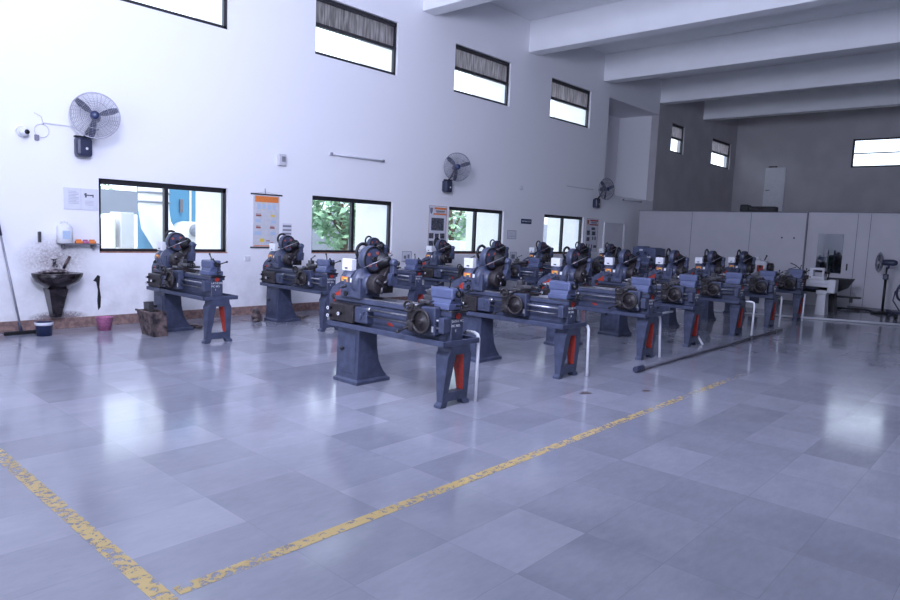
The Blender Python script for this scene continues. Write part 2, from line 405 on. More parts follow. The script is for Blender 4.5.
# ------------------------------------------------------------------ partition room at the far end
PX = 19.2
pt = MB().box(PX, PX + 0.08, 4.86, 9.55, 0, 2.38)
pt.box(PX + .08, X1, 9.47, 9.55, 0, 2.38)
pt.box(PX + 0.05, PX + 0.13, 4.70, 4.86, 0, 2.40).box(PX + 0.05, PX + 0.13, 3.74, 4.70, 1.90, 2.40)
pt.box(PX + 0.05, PX + 0.13, Y0, 3.74, 0, 2.40)
struct('wall_partition', pt, PANEL)
sm = MB()
for y in (7.9, 6.25): sm.box(PX - 0.004, PX, y - 0.006, y + 0.006, 0, 2.37)
sm.box(PX - 0.01, PX + 0.05, 4.83, 4.86, 0, 2.40)
for y in (3.70, 3.42, 1.9, 0.3): sm.box(PX + 0.046, PX + 0.05, y - 0.006, y + 0.006, 0, 2.38)
struct('trim_1', sm, SEAM)
struct('trim_2', MB().box(PX - 0.02, PX + 0.10, 4.84, 9.56, 2.38, 2.40).box(PX + 0.03, PX + 0.15, Y0, 4.84, 2.40, 2.42), SEAM)
struct('trim_3', MB().cyl((PX - 0.012, 5.42, 1.72), (PX, 5.42, 1.72), 0.022, seg=10).cyl((PX - 0.012, 5.12, 1.72), (PX, 5.12, 1.72), 0.022, seg=10), BLACK)
struct('trim_4', MB().box(PX + 0.035, PX + 0.05, Y0, 3.74, 0, 0.07).box(PX - .015, PX, 4.86, 9.55, 0, 0.07), SEAM)
d = struct('door_3', MB().box(PX + 0.06, PX + 0.10, 3.74, 4.70, 0.0, 0.86, 0.003, 1).box(PX + 0.06, PX + 0.10, 4.56, 4.70, 0.86, 1.90).box(PX + 0.06, PX + 0.10, 3.74, 3.97, 0.86, 1.90).box(PX + 0.06, PX + 0.10, 3.97, 4.56, 1.86, 1.90), PANEL)
struct('pane', MB().box(PX + 0.075, PX + 0.081, 3.97, 4.56, 0.86, 1.86), DGLASS, d)
struct('door_handle', MB().box(PX + 0.03, PX + 0.06, 3.83, 3.86, 0.95, 1.12, 0.005, 1), BLACK, d)

# ------------------------------------------------------------------ the lathe
def make_lathe():
    t = thing('lathe', '', '')
    # cabinet under the headstock
    p = MB()
    prof = [(0.0, .225), (0.03, .225), (0.05, .20), (0.12, .14), (0.22, .085), (0.35, .06), (0.56, .045)]
    rings = []
    for z, xr in prof:
        f = 0.02 if z < 0.04 else 0.0
        k = z / 0.56 * 0.012
        rings.append([(-.19 - f + k, .47 - f, z), (xr, .47 - f, z), (xr, .80 + f, z), (-.19 - f + k, .80 + f, z)])
    p.loft(rings, True, False)
    ped = p.build('pedestal', BLUE, t)
    MB().box(-.193, -.182, .51, .76, .10, .49, .004, 1).build('pedestal_door', BLUE, ped)
    MB().cyl((-.215, .69, .34), (-.19, .69, .34), .016, seg=12).sph((-.22, .69, .34), .018, seg=10).build('knob', BLACK, ped)
    # leg at the tail end: casting with a tall opening, red inside
    l = MB()
    for s in (-1, 1):
        o = [(s * .19 + .0, 0.0), (s * .19 + .0, .025), (s * .165 + .0, .05), (s * .155 + .0, .46), (s * .13 + .0, .50), (s * .12 + .0, .555),
             (.0, .555), (.0, .47), (s * .055, .47), (s * .10, .13), (s * .03, .13), (.0, .13), (.0, .05), (s * .09, .05), (s * .12, 0.0)]
        q = MB()
        # taper in depth: thin at the floor, thicker under the tray
        def row(pt):
            z = pt[1]; w = .042 + .055 * z / .54; fl = .012 if z < .03 else 0
            return (pt[0], -.615 - w - fl + .02, z), (pt[0], -.615 + w + fl - .01, z)
        A = [l.bm.verts.new(row(pp)[0]) for pp in o]; B = [l.bm.verts.new(row(pp)[1]) for pp in o]
        quads = [(0, 1, 14, 13), (1, 2, 13), (3, 4, 8), (4, 5, 6, 7, 8), (2, 3, 8, 9, 13), (9, 10, 13), (10, 11, 12, 13)]
        quads = [(0, 1, 2, 13, 14), (2, 3, 8, 9), (3, 4, 5, 6, 7, 8), (2, 9, 10, 11, 12, 13)]
        for f in quads:
            l.bm.faces.new([A[i] for i in f]); l.bm.faces.new([B[i] for i in reversed(f)])
        nn = len(o)
        for i in range(nn):
            j = (i + 1) % nn
            if (i, j) in ((6, 7), (11, 12)): continue
            l.bm.faces.new((A[i], A[j], B[j], B[i]))
        q.bm.free()
    bmesh.ops.remove_doubles(l.bm, verts=l.bm.verts[:], dist=1e-5)
    lg = l.build('leg', BLUE, t)
    lf = MB()
    for (xa, za, xb, zb) in ((.0548, .466, .0995, .134),):
        v = [(xa, -.680, za), (xa, -.545, za), (xb, -.575, zb), (xb, -.648, zb)]
        w = [(a - .004, b, c) for a, b, c in v]
        lf.loft([v, w], True, False)
    r_ = lf.build('leg_lining', RED, lg); r_['label'] = 'red painted inside face'
    # chip tray
    tr = MB()
    tr.box(-.215, .225, -.68, .90, .552, .57, .004, 1)
    tr.box(-.232, -.212, -.70, .92, .552, .60, .004, 1).box(.222, .242, -.70, .92, .552, .60, .004, 1)
    tr.box(-.232, .242, -.70, -.68, .552, .60, .004, 1).box(-.232, .242, .90, .92, .552, .60, .004, 1)
    tr.build('chip_tray', BLUE, t)
    # bed
    b = MB()
    b.box(-.115, .045, -.67, .92, .555, .80, .008, 1)
    b.box(-.135, .065, -.68, .92, .80, .845, .006, 1)
    b.box(-.122, -.112, -.62, .42, .60, .62).box(-.122, -.112, -.62, .42, .765, .78)
    bed = b.build('bed', BLUE, t)
    MB().box(-.130, -.095, -.67, .50, .845, .860, .003, 1).prism([(.01, .845), (.055, .845), (.033, .868)], 'y', -.67, .50).build('bed_way', STEEL, bed)
    MB().prism([(.05, .63), (.12, .63), (.145, .658), (.085, .658)], 'x', -.1175, -.113).build('bed_window', RED, bed)
    MB().box(-.135, .06, -.705, -.675, .84, .858, .004, 1).build('end_guard', BLACK, bed)
    bd = MB().cyl((-.045, -.687, .812), (-.045, -.6795, .812), .030, seg=6).build('badge', RED, bed)
    text_obj('lettering', 'LATHE MC', .032, WHITE, bed, (-.112, -.6715, .765))
    text_obj('lettering', 'MC NO.', .032, WHITE, bed, (-.112, -.6715, .725))
    # headstock
    h = MB()
    h.box(-.165, .10, .495, .80, .845, 1.05, .012)
    h.box(-.10, .06, .47, .50, .90, 1.06, .01)
    h.rev((-.045, .80, 1.0), (0, -1, 0), [(0, .122), (.10, .128), (.102, .118), (.14, .118)], 32)
    h.rev((-.045, .60, 1.0), (0, -1, 0), [(0, .138), (.004, .146), (.065, .146), (.07, .10), (.12, .09), (.16, .08)], 32)
    hs = h.build('headstock', BLUE, t)
    MB().box(-.168, -.163, .68, .78, 1.0, 1.05).build('name_plate', ORANGE, hs)
    MB().box(-.1695, -.1675, .69, .74, 1.025, 1.04).box(-.1695, -.1675, .70, .77, 1.008, 1.014).build('name_plate_print', YELL, hs)
    MB().box(-.168, -.163, .60, .645, 1.0, 1.04).build('data_plate', WHITE, hs)
    MB().cyl((-.18, .70, .885), (-.163, .70, .885), .026, seg=16).build('dial', BLACK, hs)
    MB().cyl((-.175, .71, .965), (-.163, .71, .965), .012, seg=12).build('dial', BLACK, hs)
    MB().tube([(-.165, .745, .94), (-.215, .74, .945), (-.24, .63, .965)], .0065).sph((-.241, .625, .966), .015, seg=10).build('gear_lever', BLACK, hs)
    c = MB().rev((-.045, .44, 1.0), (0, -1, 0), [(0, .088), (.008, .098), (.10, .098), (.112, .09), (.1125, .03)], 32)
    ch = c.build('chuck', BROWN, t)
    for k in range(3):
        j = MB()
        a = 2 * PI * k / 3 + .5
        u, v = math.cos(a), math.sin(a)
        j.tube([(-.045 + u * r, .31, 1.0 + v * r) for r in (.028, .055, .08)], .014, 4)
        j.build('chuck_jaw', DSTEEL, ch)
    # end gear guard with red mouth
    out = [(.80, .60), (1.02, .60), (1.06, .64), (1.06, .86), (1.02, .915), (.94, .945), (.88, 1.0), (.80, 1.02)]
    gg = MB().prism(out, 'x', -.10, .13, .012).build('gear_guard', BLUE, t)
    inn = [(.83, .76), (.95, .75), (.97, .78), (.97, .84), (.95, .865), (.90, .885), (.86, .92), (.83, .93)]
    MB().prism(inn, 'x', -.106, -.099).build('gear_guard_mouth', RED, gg)
    g = MB()
    g.cyl((-.125, .90, .74), (-.105, .90, .74), .055, seg=20).cyl((-.125, .96, .83), (-.105, .96, .83), .028, seg=16).cyl((-.12, .90, .80), (-.105, .90, .80), .012)
    g.build('change_gear', BROWN, gg)
    # feed gearbox
    gb = MB().box(-.225, -.10, .52, .89, .605, .785, .012).build('feed_gearbox', BROWN, t)
    MB().box(-.20, -.10, .34, .53, .62, .775, .012).cyl((-.215, .44, .69), (-.19, .44, .69), .028).cyl((-.212, .39, .735), (-.19, .39, .735), .015).build('gearbox_flank', BLUE, gb)
    for (y, z) in ((.865, .73), (.865, .655), (.70, .69)):
        kb = MB(); kw = MB()
        kb.cyl((-.225, y, z), (-.262, y, z), .017, .014, 14); kw.ring((-.263, y, z), (1, 0, 0), .0135, .0045, 16, 6)
        k = kb.build('knob', BLACK, gb); kw.build('knob_ring', WHITE, k)
    MB().cyl((-.185, .35, .765), (-.185, -.66, .765), .011).cyl((-.185, .35, .765), (-.185, .30, .765), .022).build('lead_screw', STEEL, t)
    MB().cyl((-.185, .35, .70), (-.185, -.66, .70), .009).build('feed_rod', DSTEEL, t)
    MB().box(-.21, -.115, -.665, -.60, .665, .80, .01).build('screw_bracket', BLUE, t)
    # carriage (slides along y, built at y = 0)
    s = MB().box(-.165, .085, -.165, .165, .845, .885, .008).box(-.175, -.05, -.09, .09, .88, .905, .006, 1).build('saddle', BROWN, t)
    ap = MB().box(-.215, -.138, -.165, .02, .63, .88, .012).build('apron', BLUE, t)
    MB().box(-.245, -.15, -.01, .17, .635, .87, .03).rev((-.25, .09, .70), (-1, 0, 0), [(0, .055), (.02, .05), (.03, .02)], 20).rev((-.235, .03, .80), (-1, 0, 0), [(0, .04), (.03, .03)], 16).build('apron_gear_case', BROWN, ap)
    hw = MB().ring((-.285, -.065, .755), (1, 0, 0), .098, .014, 32, 8).rev((-.215, -.065, .755), (-1, 0, 0), [(0, .03), (.045, .03), (.047, .095), (.058, .098), (.064, .085), (.067, .03), (.085, .026), (.09, .015)], 28)
    hw.cyl((-.29, .01, .755), (-.34, .01, .755), .010, seg=10)
    hw.build('hand_wheel', BROWN, ap)
    MB().tube([(-.265, .09, .70), (-.285, .13, .67), (-.30, .20, .635)], .009).sph((-.302, .205, .632), .017, seg=10).build('feed_lever', BROWN, ap)
    MB().box(-.218, -.213, -.150, -.128, .665, .715).build('scale_plate', WHITE, ap)
    cs = MB().box(-.19, .14, -.06, .07, .90, .93, .006, 1).cyl((-.19, .0, .895), (-.29, .02, .885), .016).build('cross_slide', DSTEEL, t)
    MB().ring((-.305, .075, .875), (1, .1, 0), .046, .011, 24, 8).cyl((-.29, .04, .88), (-.315, .075, .875), .016, seg=12).cyl((-.305, .03, .875), (-.305, .12, .875), .006, seg=8).cyl((-.31, .075, .915), (-.345, .075, .915), .008, seg=8).build('cross_wheel', BROWN, cs)
    co = MB().box(-.10, -.01, -.14, .10, .93, .965, .006, 1).box(-.115, .005, -.05, .05, .925, .94).cyl((-.055, -.14, .948), (-.055, -.23, .948), .013).build('compound_slide', DSTEEL, t)
    MB().ring((-.055, -.225, .948), (0, 1, 0), .034, .008, 20, 6).cyl((-.055, -.215, .948), (-.055, -.235, .948), .016, seg=12).cyl((-.085, -.225, .948), (-.085, -.265, .948), .007, seg=8).build('compound_wheel', BLACK, co)
    tp = MB().box(-.085, -.015, .0, .07, .965, 1.015, .005, 1).cyl((-.05, .035, 1.015), (-.05, .035, 1.05), .014).build('tool_post', DSTEEL, t)
    MB().tube([(-.05, .035, 1.045), (-.06, -.02, 1.06), (-.08, -.09, 1.085)], .006).sph((-.081, -.094, 1.087), .012, seg=10).build('clamp_lever', BLACK, tp)
    # tailstock
    ts = MB()
    ts.box(-.15, .055, -.66, -.42, .86, .915, .012).loft([[(-.125, -.65, .91), (.03, -.65, .91), (.03, -.43, .91), (-.125, -.43, .91)], [(-.11, -.655, .955), (.015, -.655, .955), (.015, -.425, .955), (-.11, -.425, .955)]], True, False)
    ts.box(-.115, .02, -.67, -.40, .95, 1.05, .018)
    tail = ts.build('tailstock', BLUE2, t)
    MB().cyl((-.047, -.40, 1.0), (-.047, -.33, 1.0), .022).cyl((-.047, -.33, 1.0), (-.047, -.27, 1.0), .016, .003).build('quill', STEEL, tail)
    tw = MB().cyl((-.047, -.67, 1.0), (-.047, -.72, 1.0), .032, .026)
    for a in (.35, 2.45, 4.5):
        e = (-.047 + .11 * math.cos(a), -.74, 1.0 + .11 * math.sin(a))
        tw.tube([(-.047, -.71, 1.0), e], .007).sph(e, .014, seg=8)
    tw.build('hand_wheel', BLACK, tail)
    MB().tube([(-.08, -.60, 1.05), (-.085, -.61, 1.08), (-.115, -.63, 1.125)], .007).sph((-.117, -.632, 1.13), .013, seg=8).build('lock_lever', BLACK, tail)
    MB().tube([(-.05, -.66, .90), (-.05, -.74, .905), (-.07, -.80, .91)], .007).sph((-.071, -.805, .91), .012, seg=8).build('lock_lever', BLACK, tail)
    # belt drive above the headstock
    br = MB().prism([(.06, .90), (.21, .90), (.21, 1.12), (.26, 1.21), (.20, 1.24), (.12, 1.14), (.06, 1.06)], 'y', .42, .78, .01)
    drv = br.build('drive_bracket', BROWN, t)
    dg = MB().rev((.015, .60, 1.235), (0, -1, 0), [(0, .125), (.02, .132), (.075, .132), (.09, .122)], 36).build('belt_guard', BLUE, t)
    MB().ring((.015, .508, 1.235), (0, 1, 0), .120, .010, 36, 6).rev((.015, .512, 1.235), (0, -1, 0), [(0, .03), (.02, .026)], 16).build('guard_rim', BLACK, dg)
    rm = MB()
    for a in (.9, 2.5, 4.1, 5.4):
        rm.rev((.015 + .075 * math.cos(a), .513, 1.235 + .075 * math.sin(a)), (0, -1, 0), [(0, .018), (.006, .018)], 12)
    rm.build('guard_hole', RUST, dg)
    MB().ring((.0, .66, 1.30), (0, 1, 0), .080, .016, 28, 8).box(-.02, .02, .63, .69, 1.19, 1.235).build('guard_arch', BLACK, t)
    cp = MB().rev((.13, .52, 1.215), (0, -1, 0), [(0, .085), (.03, .085), (.032, .068), (.062, .068), (.064, .052), (.094, .052), (.096, .035), (.12, .035)], 26).build('cone_pulley', BLACK, t)
    mo = MB().rev((.17, .60, 1.20), (0, -1, 0), [(-.17, .04), (-.16, .075), (0, .08), (.05, .078)], 26).box(.10, .24, .60, .74, 1.10, 1.15, .006, 1)
    mot = mo.build('motor', BROWN, t)
    MB().rev((.17, .40, 1.205), (0, -1, 0), [(-.02, .042), (.015, .042), (.045, .034), (.05, .02)], 20).box(.145, .195, .36, .42, 1.06, 1.20, .01).prism([(.10, .98), (.20, .98), (.21, 1.10), (.13, 1.10)], 'y', .36, .42).build('bearing_arm', BLUE, mot)
    MB().tube([(-.125, .50, 1.15), (-.02, .43, 1.21), (.10, .36, 1.275)], .0045).build('belt_tension_rod', STEEL, t)
    sb = MB().box(-.12, -.05, .69, .835, 1.105, 1.225, .006, 1).build('switch_box', WHITE, t)
    MB().box(-.123, -.119, .745, .785, 1.125, 1.14).build('switch', BLACK, sb)
    MB().box(-.12, -.04, .70, .82, 1.06, 1.092, .006, 1).build('switch_bracket', BLACK, sb)
    return t

ORD = ['nearest', 'second', 'third', 'fourth', 'fifth', 'sixth', 'seventh', 'eighth']
YC = 4.46
proto = make_lathe()
front = [(4.37, YC, -.40), (6.24, YC, -.02), (8.06, YC - .05, -.42), (9.66, YC, -.36), (11.40, YC - .05, -.22), (13.14, YC - .06, -.42), (14.98, YC - .05, -.42)]
back = [(4.29, 8.44, .16), (6.09, 8.44, -.22), (7.90, 8.44, .05), (9.68, 8.44, -.30), (11.45, 8.44, -.1), (13.2, 8.44, -.35), (14.95, 8.44, -.05), (16.6, 8.5, -.3)]
CARR = ('saddle', 'apron', 'cross_slide', 'compound_slide', 'tool_post')
FL = ['nearest blue-grey lathe of the front row, carriage pushed up to the tailstock',
      'second blue-grey lathe of the front row, carriage standing mid-bed',
      'third blue-grey lathe of the front row, beside the near end of the grey floor pipe',
      'fourth blue-grey lathe of the front row, short slanting white pipe at its leg',
      'fifth blue-grey front-row lathe, its white pipe coming down on the grey floor pipe',
      'sixth blue-grey lathe of the front row, behind the far end of the grey floor pipe',
      'farthest blue-grey lathe of the front row, in front of the white enamelled lathe']
BL = ['blue-grey lathe of the wall row under the first window, beside the grimy metal bin',
      'blue-grey lathe of the wall row standing under the orange-titled hanging banner',
      'third blue-grey lathe of the wall row, mostly hidden behind the nearest front lathe',
      'fourth blue-grey lathe of the wall row, standing below the photo poster',
      'fifth blue-grey lathe of the wall row, seen behind the second front lathe',
      'sixth blue-grey lathe of the wall row, below the small dark blue sign',
      'seventh blue-grey lathe of the wall row, below the right end of the fourth window',
      'farthest blue-grey lathe of the wall row, just before the large blue machine']
lathes = []
allp = [(p, l, 'lathes of the front row') for p, l in zip(front, FL)] + [(p, l, 'lathes of the row along the window wall') for p, l in zip(back, BL)]
roots = [proto] + [copy_tree(proto) for _ in allp[1:]]
for i, ((x, y, c), l, g) in enumerate(allp):
    r = roots[i]; r.location = (x, y, 0); tag(r, l, 'lathe', g)
    for k in kids(r):
        nm = k.name.split('.')[0]
        if nm in CARR: k.location.y += c
        if nm == 'bed':
            text_obj('number', str(i + 1 if i < 7 else i - 6), .034, WHITE, k, (-.065, -.6715, .682))

# white pipes beside the tail legs
def pipe(label, pts, r=.016, m=PIPEW, group='white conduit pipes beside the lathe legs', name='conduit_pipe'):
    o = MB().tube(pts, r, 10).build(name, m)
    return tag(o, label, 'pipe', group)
def drop(x, y, top, lean, label):
    pipe(label, [(x, y + .14, top), (x, y + .05, top), (x, y + .015, top - .012), (x, y, top - .05), (x + lean[0], y + lean[1], .0)])
drop(4.635, 3.79, .63, (-.005, .0), 'white bent pipe standing beside the leg of the nearest front lathe')
drop(6.525, 3.76, .56, (-.06, -.05), 'white pipe leaning beside the leg of the second front lathe')
drop(8.35, 3.76, .56, (-.04, -.05), 'white pipe leaning beside the leg of the third front lathe')
pipe('short white pipe slanting down from the leg of the fourth front lathe', [(9.90, 3.93, .24), (9.90, 3.76, .0)])
drop(11.24, 3.49, .60, (-.02, .0), 'white bent pipe coming down at the grey floor pipe')
drop(13.415, 3.69, .58, (-.02, .0), 'white pipe standing beside the sixth front lathe')
pipe('white pipe standing beside the farthest front lathe', [(14.97, 3.685, .56), (14.92, 3.685, 0)])
pipe('thin white pipe running level between the third and fourth front lathes', [(8.40, 3.84, .55), (9.42, 4.06, .50)], .014)
fl = MB().cyl((16.22, 1.9, .022), (13.9, 7.6, .022), .022, seg=10)
tag(fl.build('floor_pipe', PIPEW), 'long white pipe lying across the floor in front of the partition', 'pipe')
t = thing('floor_pipe', 'long grey steel pipe lying on the floor in front of the front row', 'pipe', (7.16, 3.45, 0))
MB().cyl((.05, 0, .028), (5.65, .02, .028), .020, seg=14).build('pipe_tube', PIPEG, t)
o = MB().cyl((-.06, 0, .036), (.12, 0, .036), .036, seg=16, ch=.005).build('pipe_cap', FANB, t); o['label'] = 'dark blue end cap'
MB().cyl((3.92, .012, .032), (4.04, .012, .032), .034, seg=14).cyl((5.25, .018, .032), (5.4, .018, .032), .034, seg=14).build('coupling', PIPEG, t)

# painted floor lines
tag(MB().box(1.235, 8.15, 2.54, 2.615, 0.0005, 0.0015).build('floor_marking', LINE), 'worn yellow line painted along the floor beside the front row of lathes', 'floor marking')
tag(MB().box(1.135, 1.215, 2.30, 7.0, 0.0005, 0.0015).build('floor_marking', LINE), 'worn yellow line painted across the floor towards the window wall', 'floor marking')

# ------------------------------------------------------------------ wall fans
def make_fan(r=.295):
    t = thing('wall_fan', '', '')
    MB().box(-.10, .10, -.16, 0, -.14, .12, .04).build('motor_box', FANB, t)
    MB().sph((.02, -.163, -.03), .018, 1, .3, 1, 10).build('dial', WHITE, t)
    MB().tube([(0, -.10, .10), (.03, -.16, .20), (.10, -.20, .36)], .02).box(-.12, .12, -.13, -.07, .11, .135, .01).tube([(-.0, -.12, .12), (.06, -.16, .2), (.16, -.2, .24)], .008).build('arm', BLACK, t)
    h = MB().rev((0, -.20, .40), (0, -1, 0), [(-.12, .02), (-.10, .06), (.04, .065), (.06, .03)], 20).build('motor', FANB, t)
    g = MB()
    yf = -.40; yb = -.26
    g.ring((0, -.33, .40), (0, 1, 0), r, .010, 48, 6)
    g.ring((0, -.392, .40), (0, 1, 0), r * .58, .005, 40, 6)
    for k in range(1, 14):
        q = k / 14.0; a = math.sqrt(1 - q * q) if q < 1 else 0
        g.ring((0, -.33 - .075 * a, .40), (0, 1, 0), r * q, .0022, 40, 3)
        if k > 2: g.ring((0, -.33 + .06 * a, .40), (0, 1, 0), r * q, .0022, 40, 3)
    for k in range(30):
        a = 2 * PI * k / 30
        for sgn, dep in ((-1, .075), (1, .06)):
            g.tube([(r * q * math.cos(a + .25 * q), -.33 + sgn * dep * math.sqrt(1 - q * q), .40 + r * q * math.sin(a + .25 * q)) for q in (.14, .4, .65, .85, 1.0)], .0018, 3)
    g.build('guard', WIRE, t)
    b = MB()
    for k in range(3):
        a0 = 2 * PI * k / 3 + .35
        pts = []
        for (q, w, tw) in ((.045, .03, .5), (.12, .075, .42), (.22, .085, .34), (.29, .06, .28)):
            dx, dz = math.cos(a0), math.sin(a0); px, pz = -math.sin(a0), math.cos(a0)
            row = []
            for s in (-1, 1):
                for th in (-.003, .003):
                    row.append((dx * q + px * w / 2 * s, -.335 + s * w / 2 * tw + th, .40 + dz * q + pz * w / 2 * s))
            pts.append([row[0], row[1], row[3], row[2]])
        b.loft(pts, True, False)
    b.build('blade', FANB, t)
    MB().rev((0, -.30, .40), (0, -1, 0), [(0, .05), (.06, .05), (.10, .055), (.115, .045), (.12, .01)], 20).build('hub', NAVY, t)
    return t
f0 = make_fan()
F = [f0, copy_tree(f0), copy_tree(f0)]
for f, x, z, rz, l in zip(F, (3.44, 10.74, 17.10), (2.47, 2.50, 2.50), (-.40, -.60, -.30),
                    ('grey wall fan left of the other two, mounted above the first window', 'grey wall fan mounted between the second and third windows', 'grey wall fan farthest along the wall, below the deep recess')):
    f.location = (x, W, z); tag(f, l, 'fan', 'wall fans')
    for k in kids(f):
        if k.name.split('.')[0] in ('guard', 'blade', 'hub', 'motor'):
            # the head swivels on its arm about the vertical through (0,-.20)
            cx, cy = 0, -.20; c_, s_ = math.cos(rz), math.sin(rz)
            k.rotation_euler = (0, 0, rz); k.location = (cx - (c_ * cx - s_ * cy) + .12, cy - (s_ * cx + c_ * cy), 0)

# pedestal fan by the partition
t = thing('pedestal_fan', 'dark standing pedestal fan in front of the grey partition', 'fan', (18.45, 2.86, 0))
MB().rev((0, 0, 0), (0, 0, 1), [(0, .24), (.03, .24), (.06, .12), (.08, .03)], 28).build('base', BLACK, t)
MB().cyl((0, 0, .05), (0, 0, .86), .028).cyl((0, 0, .8), (0, 0, 1.12), .018).build('pole', BLACK, t)
MB().box(-.05, .05, -.055, .055, .82, .95, .02).build('control_box', FANB, t)
MB().rev((0, .06, 1.22), (0, -1, 0), [(-.04, .04), (.0, .07), (.18, .075), (.25, .05), (.27, .01)], 20).cyl((0, -.03, 1.08), (0, -.03, 1.18), .022).build('motor', FANB, t)
g = MB().ring((0, .16, 1.22), (0, 1, 0), .235, .008, 40, 6)
for k in range(1, 9):
    q = k / 9.0; a = math.sqrt(1 - q * q)
    g.ring((0, .16 + .07 * a, 1.22), (0, 1, 0), .235 * q, .0025, 32, 3); g.ring((0, .16 - .07 * a, 1.22), (0, 1, 0), .235 * q, .0025, 32, 3)
for k in range(36):
    a = 2 * PI * k / 36
    for s in (-1, 1): g.tube([(.235 * q * math.cos(a), .16 + s * .07 * math.sqrt(1 - q * q), 1.22 + .235 * q * math.sin(a)) for q in (.15, .5, .8, 1)], .0025, 3)
g.build('guard', WIRE, t)
b = MB()
for k in range(3):
    a = 2 * PI * k / 3
    d_ = Vector((math.cos(a), 0, math.sin(a))); p_ = Vector((-math.sin(a), 0, math.cos(a)))
    b.loft([[Vector((0, .16 + s * w * .25 + th, 1.22)) + d_ * q + p_ * w / 2 * s for s, th in ((-1, -.003), (-1, .003), (1, .003), (1, -.003))] for q, w in ((.03, .04), (.1, .1), (.2, .11))], True, False)
b.build('blade', FANB, t)

# tilted drum fan at the edge of the view
t = thing('drum_fan', 'blue drum fan on a low wheeled frame at the right edge', 'fan', (17.72, 2.30, 0), .5)
MB().ring((0, 0, .62), (1, .3, .2), .25, .02, 36, 8).rev((-.06, 0, .62), (1, 0, 0), [(0, .06), (.12, .06)], 18).ring((.05, 0, .62), (1, .3, .2), .25, .012, 36, 8).tube([(0, -.25, .62), (0, .25, .62)], .008).tube([(0, 0, .37), (0, 0, .87)], .008).build('drum', FANB, t)
b = MB()
for k in range(4):
    a = PI * k / 2 + .4
    b.tube([(0, .05 * math.cos(a), .62 + .05 * math.sin(a)), (0, .2 * math.cos(a), .62 + .2 * math.sin(a))], .03, 4)
b.build('blade', FANB, t)
MB().tube([(0, .25, .62), (.0, .28, .40), (.05, .1, .16)], .014).tube([(0, -.25, .62), (.0, -.28, .40), (.05, -.1, .16)], .014).box(-.28, .28, -.25, .30, .12, .17, .02).tube([(-.2, .3, .15), (-.2, .45, .05)], .014).build('frame', FANB, t)
for s in (-1, 1):
    MB().cyl((-.2, s * .24, .065), (-.2, s * .29, .065), .065).build('wheel', BLACK, t)
    MB().cyl((.2, s * .24, .065), (.2, s * .29, .065), .065).build('wheel', BLACK, t)
tag(MB().tube([(18.55, 3.35, .02), (18.8, 3.7, .03), (18.5, 3.9, .02), (18.85, 4.1, .03), (18.6, 3.6, .045), (18.95, 3.3, .03), (18.7, 3.05, .02)], .02, 8).build('cable_coil', BLACK), 'loose black cable lying on the floor along the partition', 'cable')

# ------------------------------------------------------------------ white enamelled lathe, trough, stand and blue machine at the far end
t = thing('white_lathe', 'white enamelled lathe at the far end before the partition', 'lathe', (16.85, 4.5, 0))
MB().taper((-.20, .20, .40, .95), (-.18, .18, .45, .90), 0, .60).build('cabinet', CREAM, t)
o = MB().box(-.202, -.185, .58, .80, .12, .50, .004, 1).build('cabinet_door', BLUE, t); o['label'] = 'blue cabinet door'
MB().taper((-.16, .16, -.82, -.62), (-.13, .13, -.80, -.64), 0, .52).box(-.17, .17, -.83, -.61, .46, .55, .008, 1).build('leg', CREAM, t)
MB().box(-.12, .12, -.95, .95, .62, .70, .008, 1).box(-.10, .10, -.95, .95, .70, .78, .008, 1).box(-.14, .14, -.98, -.82, .50, .80, .015).build('bed', CREAM, t)
MB().box(-.17, .17, -.60, .40, .565, .60, .004, 1).build('chip_tray', BLUE, t)
hs = MB().box(-.17, .17, .50, .95, .78, 1.12, .05, 3).box(-.16, .16, .55, .90, 1.10, 1.14, .015).build('headstock', CREAM, t)
MB().cyl((-.02, .74, 1.14), (-.02, .74, 1.22), .05).cyl((-.02, .74, 1.22), (-.02, .74, 1.28), .02).build('oil_cap', CREAM, hs)
MB().cyl((-.0, .60, 1.14), (-.02, .55, 1.25), .012).sph((-.02, .55, 1.255), .02).build('lever', BLACK, hs)
MB().box(-.178, -.168, .56, .70, .85, 1.03, .003, 1).build('warning_panel', RED, hs)
MB().cyl((-.182, .63, 1.0), (-.175, .63, 1.0), .035).build('dial', BLACK, hs)
MB().rev((0, .50, .98), (0, -1, 0), [(0, .11), (.10, .11), (.11, .09), (.112, .02)], 24).build('chuck', BROWN, t)
cg = MB().box(-.20, .16, -.42, -.02, .78, .86, .01).box(-.24, -.12, -.38, -.06, .56, .80, .01).ring((-.27, -.2, .70), (1, 0, 0), .09, .012, 24, 8).cyl((-.24, -.2, .70), (-.29, -.2, .70), .03).build('carriage', BROWN, t)
MB().box(-.08, .03, -.30, -.16, .86, .98, .006, 1).tube([(-.03, -.23, .98), (-.05, -.1, 1.08), (-.06, 0, 1.12)], .01).build('tool_post', BLACK, cg)
ts = MB().box(-.12, .10, -.74, -.40, .78, .86, .01).box(-.10, .08, -.72, -.42, 1.0, 1.05, .01).box(-.10, .08, -.50, -.42, .84, 1.02, .01).box(-.10, .08, -.72, -.68, .84, 1.02, .01).build('tailstock', CREAM, t)
MB().cyl((-.01, -.72, .95), (-.01, -.82, .95), .03).tube([(-.01, -.80, .85), (-.01, -.80, 1.08)], .012).sph((-.01, -.80, 1.09), .025).build('hand_wheel', BLACK, ts)

